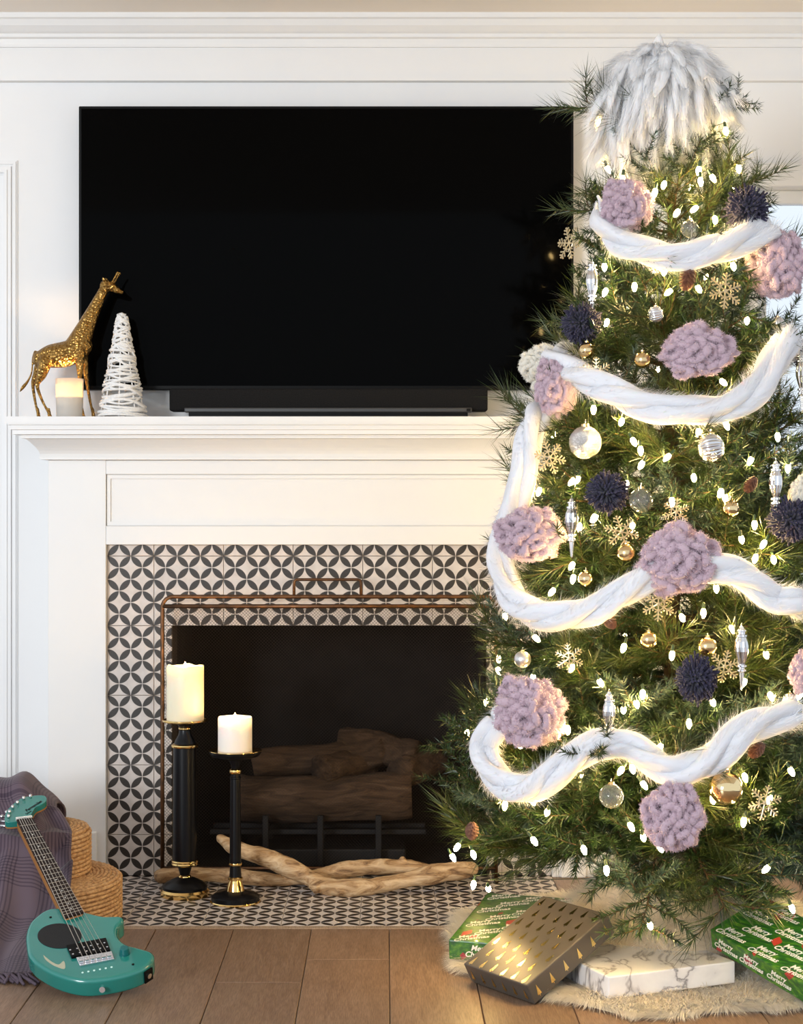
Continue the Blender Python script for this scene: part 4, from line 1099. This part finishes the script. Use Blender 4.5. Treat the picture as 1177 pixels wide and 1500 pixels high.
# ---- wool mop topper
tp = Vector((TC.x-.022, TC.y, 2.03)); top = empty('wool_tree_topper', tp-Vector((0, 0, .13)), 'big white wool roving tuft crowning the Christmas tree', 'tree topper')
mb = MB(); FV = []
AX = np.array((.128, .128, .108)); CT = np.array(tp)+np.array((0, 0, .025))
for k in range(230):      # shaggy locks lying one over the other, longest at the bottom
    t = (k+.5)/230; a = k*2.39996+rng.normal(0, .15); el0 = 1.45-2.35*t; Ln = rng.uniform(.07, .12)*(.8+.75*t); n = 7
    e = np.array([math.cos(a)*math.cos(el0), math.sin(a)*math.cos(el0), math.sin(el0)]); p = CT+e*AX*rng.uniform(.82, 1.04)
    nrm = e/AX; nrm /= np.linalg.norm(nrm)
    d = np.array([math.cos(a), math.sin(a), 0])*.25+np.array([0, 0, -1.]); d -= d.dot(nrm)*nrm*.8; d = d/np.linalg.norm(d)+nrm*.30+rng.normal(0, .12, 3)
    pts = [p]
    for i in range(n):
        d = d/np.linalg.norm(d)+np.array([0, 0, -.10])+rng.normal(0, .07, 3); p = p+d/np.linalg.norm(d)*Ln/n; pts.append(p)
    rr = [.010, .015, .0175, .018, .0165, .014, .010, .003]; w0 = rng.uniform(.75, 1.25); rr = [x*w0 for x in rr]
    mb.tube([Vector(x) for x in pts], rr, 8, flat=.6)
    q = np.array(pts); m = 420; ii = rng.integers(1, n, m); fr = rng.random(m)[:, None]
    p0 = q[ii]*(1-fr)+q[ii+1]*fr; tg = q[ii+1]-q[ii]; tg /= np.linalg.norm(tg, axis=1)[:, None]
    rd = rng.normal(size=(m, 3)); rd -= (rd*tg).sum(1)[:, None]*tg; rd /= np.linalg.norm(rd, axis=1)[:, None]
    p0 = p0+rd*np.array(rr)[ii][:, None]*.8; d_ = tg+rd*rng.uniform(.1, .6, m)[:, None]; L_ = rng.uniform(.015, .04, m)[:, None]; sd = np.cross(d_, rd)
    FV.append(np.stack([p0-sd*.0006, p0+sd*.0006, p0+d_*L_], 1).reshape(-1, 3))
mb.ico(tuple(CT), tuple(AX*.98), 3, .05)
mb.tube([tp+Vector((-.005, 0, .11)), tp+Vector((-.012, 0, .145)), tp+Vector((-.008, 0, .165))], [.02, .014, .003], 8)
mb.build('tufts', m_woolcore, top, smooth=True)
FV = np.concatenate(FV)-np.array(wloc(top)); tag(link('fuzz', np_mesh('fuzz', FV, np.arange(len(FV)).reshape(-1, 3), [m_wool]), top), kind='stuff')

# ---- hanging ornaments
def icicle_mesh():
    mb = MB()
    pr = [(.0006, -.5), (.022, -.46), (.042, -.30), (.05, -.22), (.052, -.215), (.085, -.20), (.085, -.175), (.055, -.165), (.055, -.145), (.095, -.13), (.095, -.105), (.06, -.09), (.09, -.02), (.128, .10), (.132, .17), (.115, .25), (.085, .31), (.08, .32), (.10, .33), (.10, .355), (.065, .365), (.065, .40), (.085, .41), (.085, .43), (.05, .445), (.035, .48), (.001, .5)]
    mb.lathe(pr, (0, 0, 0), 40, (10, .07)); return np_mesh('icicle_body', mb.v, mb.f, [m_silver], None, False)
ICM = icicle_mesh()
loopm = MB(); loopm.tube([(0, .35*math.sin(a), .35*math.cos(a)) for a in np.linspace(0, 2*pi, 14, endpoint=False)], .07, 6, closed=True)
LPM = np_mesh('hanging_loop', loopm.v, loopm.f, [m_silver], None, True)
for x, y, h_, lb in [(868, 424, 84, 'silver fluted icicle ornament hanging beside the television edge'),
                     (838, 774, 90, 'silver fluted icicle ornament hanging beside the mauve pom-pom by the mantel'),
                     (1137, 720, 92, 'silver fluted icicle ornament hanging just before a navy pom-pom'),
                     (893, 1057, 90, 'silver fluted icicle ornament whose tip crosses the lowest garland'),
                     (1087, 964, 96, 'silver fluted icicle ornament hanging beside gold ball and snowflake'),
                     (1176, 560, 90, 'silver fluted icicle ornament hanging below the end of the second garland loop')]:
    p = on_tree(x, y, 1.07); s = sc_at(p.y)*h_
    r = empty('icicle_ornament', p-Vector((0, 0, s/2)), lb, 'ornament', 'silver icicle ornaments')
    link('icicle_body', ICM, r, (0, 0, s/2), (0, 0, 0), (s*.78, s*.78, s)); link('hanging_loop', LPM, r, (0, 0, s*1.02), None, .008)
def ball_mesh(m_, flute=None, sub=4, rough=0):
    mb = MB()
    if flute: mb.lathe([(max(math.sin(t), .004), -math.cos(t)) for t in np.linspace(0, pi, 25)], (0, 0, 0), 96, flute)
    else:
        V, Fc = ICO[sub]; P = V.copy()
        if rough: P = P*(1+rough*vnoise(P*9)+rough*.6*vnoise(P*21))[:, None]
        mb.add(P, Fc)
    return np_mesh('ball', mb.v, mb.f, [m_], None, True)
capm = MB(); capm.lathe([(.26, .93), (.26, 1.10), (.20, 1.14), (.001, 1.15)], (0, 0, 0), 18)
CAP = np_mesh('cap', capm.v, capm.f, [m_goldball], None, False)
BM = {'gold': ball_mesh(m_goldball), 'mirror': ball_mesh(m_mirror), 'pearl': ball_mesh(m_pearl), 'glass': ball_mesh(m_glass), 'crackle': ball_mesh(m_mercury, rough=.025), 'ribbed': ball_mesh(m_silver, (22, .05))}
for x, y, r_, kd, lb in [
    (1011, 335, 13, 'glass', 'small clear glass ball above the topmost garland loop'), (942, 527, 12.5, 'gold', 'matte gold ball hanging beside the wide mauve pom-pom'),
    (858, 648, 24, 'crackle', 'large crackled silver glass ball below the second garland loop'), (1042, 656, 20, 'ribbed', 'ribbed silver ball below the second garland loop'),
    (766, 966, 12.5, 'pearl', 'pearl silver ball above the mauve pom-pom nearest the fireplace'), (918, 810, 13.5, 'gold', 'gold ball beside the largest mauve pom-pom, under a snowflake'),
    (859, 848, 11.5, 'mirror', 'shiny gold ball inside the third garland loop below an icicle'), (951, 937, 12.5, 'gold', 'gold ball below the snowflake under the third garland loop'),
    (1037, 947, 14, 'gold', 'gold ball with silver loop above a navy pom-pom'), (1071, 745, 13, 'mirror', 'mirror gold ball between the ribbed ball and the largest pom-pom'),
    (1064, 1155, 25, 'mirror', 'large mirror gold ball below the lowest garland loop'), (896, 1166, 18, 'glass', 'clear glass ball tucked below the lowest garland loop'),
    (961, 461, 12, 'ribbed', 'small ribbed silver ball above the wide mauve pom-pom'), (860, 513, 12, 'mirror', 'mirror ball beside the snowflake at the second garland loop'),
    (1140, 474, 10, 'pearl', 'small pearl silver ball below the tall mauve pom-pom'), (940, 733, 18, 'glass', 'glass ball beside the navy pom-pom in the middle of the tree'),
    (1158, 1027, 11, 'ribbed', 'small ribbed silver ball resting on the lowest garland')]:
    p = on_tree(x, y, 1.03); s = sc_at(p.y)*r_
    o = empty('ball_ornament', p-Vector((0, 0, s)), lb, 'ornament', 'ball ornaments on the tree')
    link('ball', BM[kd], o, (0, 0, s), (rng.normal(0, .1), rng.normal(0, .1) if kd != 'ribbed' else 1.4, 0), s)
    link('cap', CAP, o, (0, 0, s), None, s); link('hanging_loop', LPM, o, (0, 0, s*2.25), None, s*.42)
def flake_mesh():
    mb = MB(); th = .05
    for k in range(6):
        a = k*pi/3; e = Vector((math.cos(a), 0, math.sin(a)))
        mb.tube([e*.10, e*.95], .042, 5)
        for t, L_ in ((.34, .20), (.56, .28), (.78, .20)):
            for sg in (-1, 1):
                e2 = Vector((math.cos(a+sg*.95), 0, math.sin(a+sg*.95)))
                mb.tube([e*t, e*t+e2*L_], .038, 5); mb.ico(tuple(e*t+e2*L_), .058, 1)
        mb.ico(tuple(e*.96), .07, 1)
        e3 = Vector((math.cos(a+pi/6), 0, math.sin(a+pi/6)))
        mb.tube([e*.34, e3*.36, Vector((math.cos(a+pi/3), 0, math.sin(a+pi/3)))*.34], .036, 5)
    mb.ico((0, 0, 0), (.13, .06, .13), 2)
    return np_mesh('snowflake', mb.v, mb.f, [m_flakegold], None, False)
FLM = flake_mesh()
for x, y, r_, lb in [(834, 356, 26, 'gold glitter snowflake hanging in front of the television screen'), (1063, 426, 28, 'gold glitter snowflake between the topmost garland and the wide mauve pom-pom'),
                     (874, 546, 23, 'gold glitter snowflake lying on the second garland loop'), (806, 670, 25, 'gold glitter snowflake beside the crackled ball and hanging garland'),
                     (911, 779, 25, 'gold glitter snowflake above the gold ball near the largest pom-pom'), (965, 885, 25, 'gold glitter snowflake just below the third garland loop'),
                     (834, 964, 22, 'gold glitter snowflake between the pearl ball and the third garland'), (1062, 976, 24, 'gold glitter snowflake between a navy pom-pom and an icicle'),
                     (991, 750, 21, 'gold glitter snowflake just above the largest mauve pom-pom'), (1121, 1176, 26, 'gold glitter snowflake beside the large mirror gold ball')]:
    p = on_tree(x, y, 1.05); s = sc_at(p.y)*r_; rd = math.atan2(p.x-TC.x, -(p.y-TC.y))
    fo = link('snowflake_ornament', FLM, None, p, (rng.normal(0, .12), rng.uniform(0, 1), rd*.5+rng.normal(0, .1)), s)
    tag(fo, lb, 'ornament', 'gold snowflakes on the tree')
def cone_mesh():
    mb = MB(); n = 90
    for i in range(n):
        t = (i+.5)/n; a = i*2.39996; r_ = .62*math.sin(pi*(.12+.80*t))**.8; z = 1-2*t
        d = Vector((math.cos(a), math.sin(a), 0)); s_ = Vector((-d.y, d.x, 0)); c = Vector((0, 0, z))
        o = c+d*r_*1.15+Vector((0, 0, -.16)); w_ = .17
        mb.add([c+d*r_*.3-s_*.05, c+d*r_*.3+s_*.05, o+s_*w_, o+d*.06, o-s_*w_, c+d*r_*.6+Vector((0, 0, .06))], [(0, 5, 4), (0, 1, 5), (1, 2, 5), (5, 2, 3), (5, 3, 4), (0, 4, 3), (0, 3, 1), (1, 3, 2)])
    mb.lathe([(.05, -1), (.3, -.6), (.34, 0), (.2, .6), (.02, 1)], (0, 0, 0), 10)
    return np_mesh('pinecone', mb.v, mb.f, [m_cone], None, False)
CNM = cone_mesh()
for x, y, r_, lb in [(1008, 407, 17, 'brown pinecone just below the topmost garland loop'), (692, 1216, 14, 'brown pinecone low on the branches beside the fireplace'),
                     (1101, 709, 13, 'reddish pinecone beside an icicle ornament'), (893, 909, 13, 'reddish pinecone tucked under the third garland loop'), (1110, 1098, 14, 'reddish pinecone under the lowest garland loop')]:
    p = on_tree(x, y, 1.02); tag(link('pinecone', CNM, None, p, (.5, rng.uniform(-.7, .7), 0), sc_at(p.y)*r_), lb, 'pinecone', 'pinecones on the tree')

# ------------------------------------------------------------------ fur tree skirt
sk = empty('fur_tree_skirt', (TC.x, TC.y, 0), 'ivory long-haired fur tree skirt spread under the presents', 'tree skirt')
edge_px = [(645, 1385), (662, 1345), (700, 1312)]
def skirt_r(a):     # outline radius around the trunk
    return .545+.02*math.sin(3*a+1)+.018*math.sin(7*a+2)+.012*math.sin(13*a)
def skirt_z(r, a):
    t = min(max(1-r/.40, 0), 1); f = .012+.24*t*t*(3-2*t)
    return f+.006*math.sin(9*a+r*14)*min(1, r*4)*(1 if r < .5 else .4)
V = []; nr, na = 26, 96
for i in range(nr):
    for k in range(na):
        a = 2*pi*k/na; r_ = skirt_r(a)*(.06+.94*i/(nr-1)); V.append((r_*math.cos(a), r_*math.sin(a), skirt_z(r_, a) if i < nr-1 else .002))
Fc = [(i*na+k, i*na+(k+1) % na, (i+1)*na+(k+1) % na, (i+1)*na+k) for i in range(nr-1) for k in range(na)]
link('hide', np_mesh('hide', V, Fc, [m_furbase], None, True), sk)
m = 90000; a = rng.uniform(0, 2*pi, m); rr = np.sqrt(rng.uniform(.01, 1, m))
rr[:24000] = rng.uniform(.9, 1, 24000)
ra = np.array([skirt_r(x) for x in a])*rr; z = np.array([skirt_z(r_, x) for r_, x in zip(ra, a)])
p0 = np.stack([ra*np.cos(a), ra*np.sin(a), z], 1)
cl_ = np.sin(a*11+ra*20)+np.sin(a*23-ra*31+1)
d = np.stack([np.cos(a+.5*cl_), np.sin(a+.5*cl_), .22-.25*(rr > .95)+rng.normal(0, .14, m)], 1)+rng.normal(0, .22, (m, 3)); d /= np.linalg.norm(d, axis=1)[:, None]
L_ = rng.uniform(.022, .052, m)[:, None]
sd = np.cross(d, [0, 0, 1.]); sd /= np.linalg.norm(sd, axis=1)[:, None]+1e-9
p1 = p0+d*L_*.55+np.array([0, 0, .002]); p2 = p0+d*L_-np.array([0, 0, .006]); p2[:, 2] = np.maximum(p2[:, 2], .001); p1[:, 2] = np.maximum(p1[:, 2], .003)
wd = .0007
FV = np.stack([p0-sd*wd, p0+sd*wd, p1+sd*wd*.7, p1-sd*wd*.7, p2], 1).reshape(-1, 3)
b = np.arange(m)[:, None]*5
FT = np.concatenate([b+np.array([[0, 1, 2]]), b+np.array([[0, 2, 3]]), b+np.array([[3, 2, 4]])])
tag(link('fur', np_mesh('fur', FV, FT, [m_fur]), sk), kind='stuff')

# ------------------------------------------------------------------ presents
def present(name, o, e1, e2, n, L1, L2, t, m_, label, group='wrapped presents under the tree'):
    r = empty(name, o+e1*L1/2+e2*L2/2, label, 'present', group)
    mb = MB(); mb.obox(o, e1*L1, e2*L2, n*t); b = mb.build('wrapped_box', m_, r, bevel=.003)
    bm = bmesh.new(); bm.from_mesh(b.data); bmesh.ops.recalc_face_normals(bm, faces=bm.faces); bm.to_mesh(b.data); bm.free()
    return r
m_wgrey = varied('grey_wrapping_paper', (.072, .060, .048), (.085, .070, .056), 12, .38)
m_foil = mat('gold_foil', (.80, .58, .22), .2, 1); m_white_ink = mat('white_ink', (.82, .80, .74), .5)
m_wgreen = mat('jungle_wrapping_paper', (.03, .16, .03), .3, coat=.2)
co = mapped(m_wgreen, objco(m_wgreen), (30, 30, 30), (0, 0, .6))
vo = nd(m_wgreen, 'ShaderNodeTexVoronoi'); vo.distance = 'MANHATTAN'; vo.inputs['Scale'].default_value = 1.2; lk(m_wgreen, mapped(m_wgreen, co, (1, .45, 1)), vo.inputs['Vector'])
sp = nd(m_wgreen, 'ShaderNodeSeparateColor'); lk(m_wgreen, vo.outputs['Color'], sp.inputs[0])
nz = noise(m_wgreen, 3, 3, mapped(m_wgreen, co, (.4, 2, 1)))
gcol = ramp(m_wgreen, nz, [(.3, (.008, .05, .018)), (.5, (.025, .13, .015)), (.68, (.11, .25, .02))])
rc = ramp(m_wgreen, sp.outputs[1], [(0, (.30, .02, .025)), (.5, (.42, .05, .03)), (1, (.22, .01, .05))])
mx = nd(m_wgreen, 'ShaderNodeMix', data_type='RGBA'); lk(m_wgreen, mth(m_wgreen, 'MULTIPLY', mth(m_wgreen, 'GREATER_THAN', sp.outputs[0], .5), mth(m_wgreen, 'LESS_THAN', vo.outputs[0], .5)), mx.inputs[0])
lk(m_wgreen, gcol, mx.inputs[6]); lk(m_wgreen, rc, mx.inputs[7]); setcol(m_wgreen, mx.outputs[2])
m_marble = mat('marble_print_paper', (.8, .8, .8), .3, coat=.2)
co = objco(m_marble); n_ = noise(m_marble, 4.5, 5, co, 1.2, .5)
vein = mth(m_marble, 'ABSOLUTE', mth(m_marble, 'SUBTRACT', n_, .5))
setcol(m_marble, ramp(m_marble, vein, [(0, (.22, .21, .22)), (.006, (.42, .41, .42)), (.022, (.72, .71, .71)), (.12, (.80, .79, .78))]))

def vec(*a): return Vector(a)
# grey box with gold foil trees, propped on the marble one
A_ = fl(691, 1439); B_ = fl(784, 1472.7); e1 = (B_-A_).normalized(); L1 = (B_-A_).length
pr_ = vec(-e1.y, e1.x, 0); tl = math.radians(27.6); e2 = (pr_*math.cos(tl)+vec(0, 0, math.sin(tl))).normalized(); nn = e1.cross(e2).normalized()
A_ = A_+vec(0, 0, .001)
pg = present('wrapped_present', A_, e1, e2, nn, L1, .262, .05, m_wgrey, 'grey present printed with gold foil trees leaning on the marble present')
PGB = pg.children[0]
def foil(o, eu, ev, nrm, lu, lv, nu, nv, flip):
    for i in range(nu):
        for j in range(nv):
            u = (i+.5+(.5 if j % 2 else 0))/nu*lu; v = (j+.5)/nv*lv
            if u > lu-.010: continue
            c = o+eu*u+ev*v+nrm*.0006; h, b = .0125, .0060
            d1 = ev*flip; mb = MB()
            mb.add([c-eu*b-d1*h, c-eu*.001-d1*h, c-eu*.001-d1*(h+.004), c+eu*.001-d1*(h+.004), c+eu*.001-d1*h, c+eu*b-d1*h, c+d1*h], [(0, 1, 2, 3, 4, 5, 6)])
            mb.build('foil_tree', m_foil, PGB)
foil(A_+nn*.05, e1, e2, nn, L1, .262, 6, 7, 1)
foil(A_, e1, nn, -e2, L1, .05, 6, 1, 1); foil(B_+vec(0, 0, .001), e2, nn, e1, .262, .05, 6, 1, 1)
# left green box
c0 = fl(658, 1405, .02); tp_ = Vector(((714-CX)*4.35/F, -.65, CH-(1308-CY)*4.35/F)); z0 = CH-(1376-CY)*(c0.y+D)/F
ev = (tp_-vec(c0.x, c0.y, z0)).normalized(); eu = vec(ev.y, -ev.x, 0).normalized(); nv_ = eu.cross(ev).normalized()
hh = z0-.02
pgl = present('wrapped_present', c0, eu, ev, nv_, .26, .37, hh, m_wgreen, 'green and red lettered present behind the grey present')
def lettering(par, o, eu, ev, n, lu, lv, size, nu, nv, ang):
    k = 0
    for i in range(nu):
        for j in range(nv):
            u = (i+.5+(.4 if j % 2 else 0))/nu*lu; v = (j+.5)/nv*lv
            if u > lu-size*1.6 or u < size*1.3: continue
            ex = (eu*math.cos(ang)+ev*math.sin(ang)); ey = n.cross(ex)
            text_obj('lettering', 'Merry\nChristmas', size, .35, o+eu*u+ev*v, ex, ey, m_white_ink, par.children[0], .0009, .0001)
lettering(pgl, c0+nv_*hh, eu, ev, nv_, .26, .37, .021, 3, 7, .55)
text_obj('lettering', 'Merry\nChristmas', .018, .3, c0+eu*.075+nv_*hh*.5, eu, nv_, m_white_ink, pgl.children[0], .0009)
# marble box
m0 = fl(892, 1463, .020); m0.z = .018; e1m = vec(.918, .397, 0).normalized(); e2m = vec(-e1m.y, e1m.x, 0)
present('wrapped_present', m0, e1m, e2m, vec(0, 0, 1), .32, .24, .048, m_marble, 'white marble-print present lying flat on the fur skirt')
# right green box resting on the marble one
Lb = vec(.726, -1.126, .080); e1g = vec(.147, -.2005, -.06).normalized(); e2g = vec(.129, .079, .053); e2g = (e2g-e1g*e2g.dot(e1g)).normalized(); ng = e1g.cross(e2g).normalized()
pgr = present('wrapped_present', Lb, e1g, e2g, ng, .285, .17, .05, m_wgreen, 'green and red lettered present propped on the end of the marble present')
lettering(pgr, Lb+ng*.05, e1g, e2g, ng, .285, .17, .019, 3, 4, 0.12)
for t in (.045, .12, .20): text_obj('lettering', 'Merry\nChristmas', .017, .3, Lb+e1g*t+ng*.025, e1g, ng, m_white_ink, pgr.children[0], .0009)
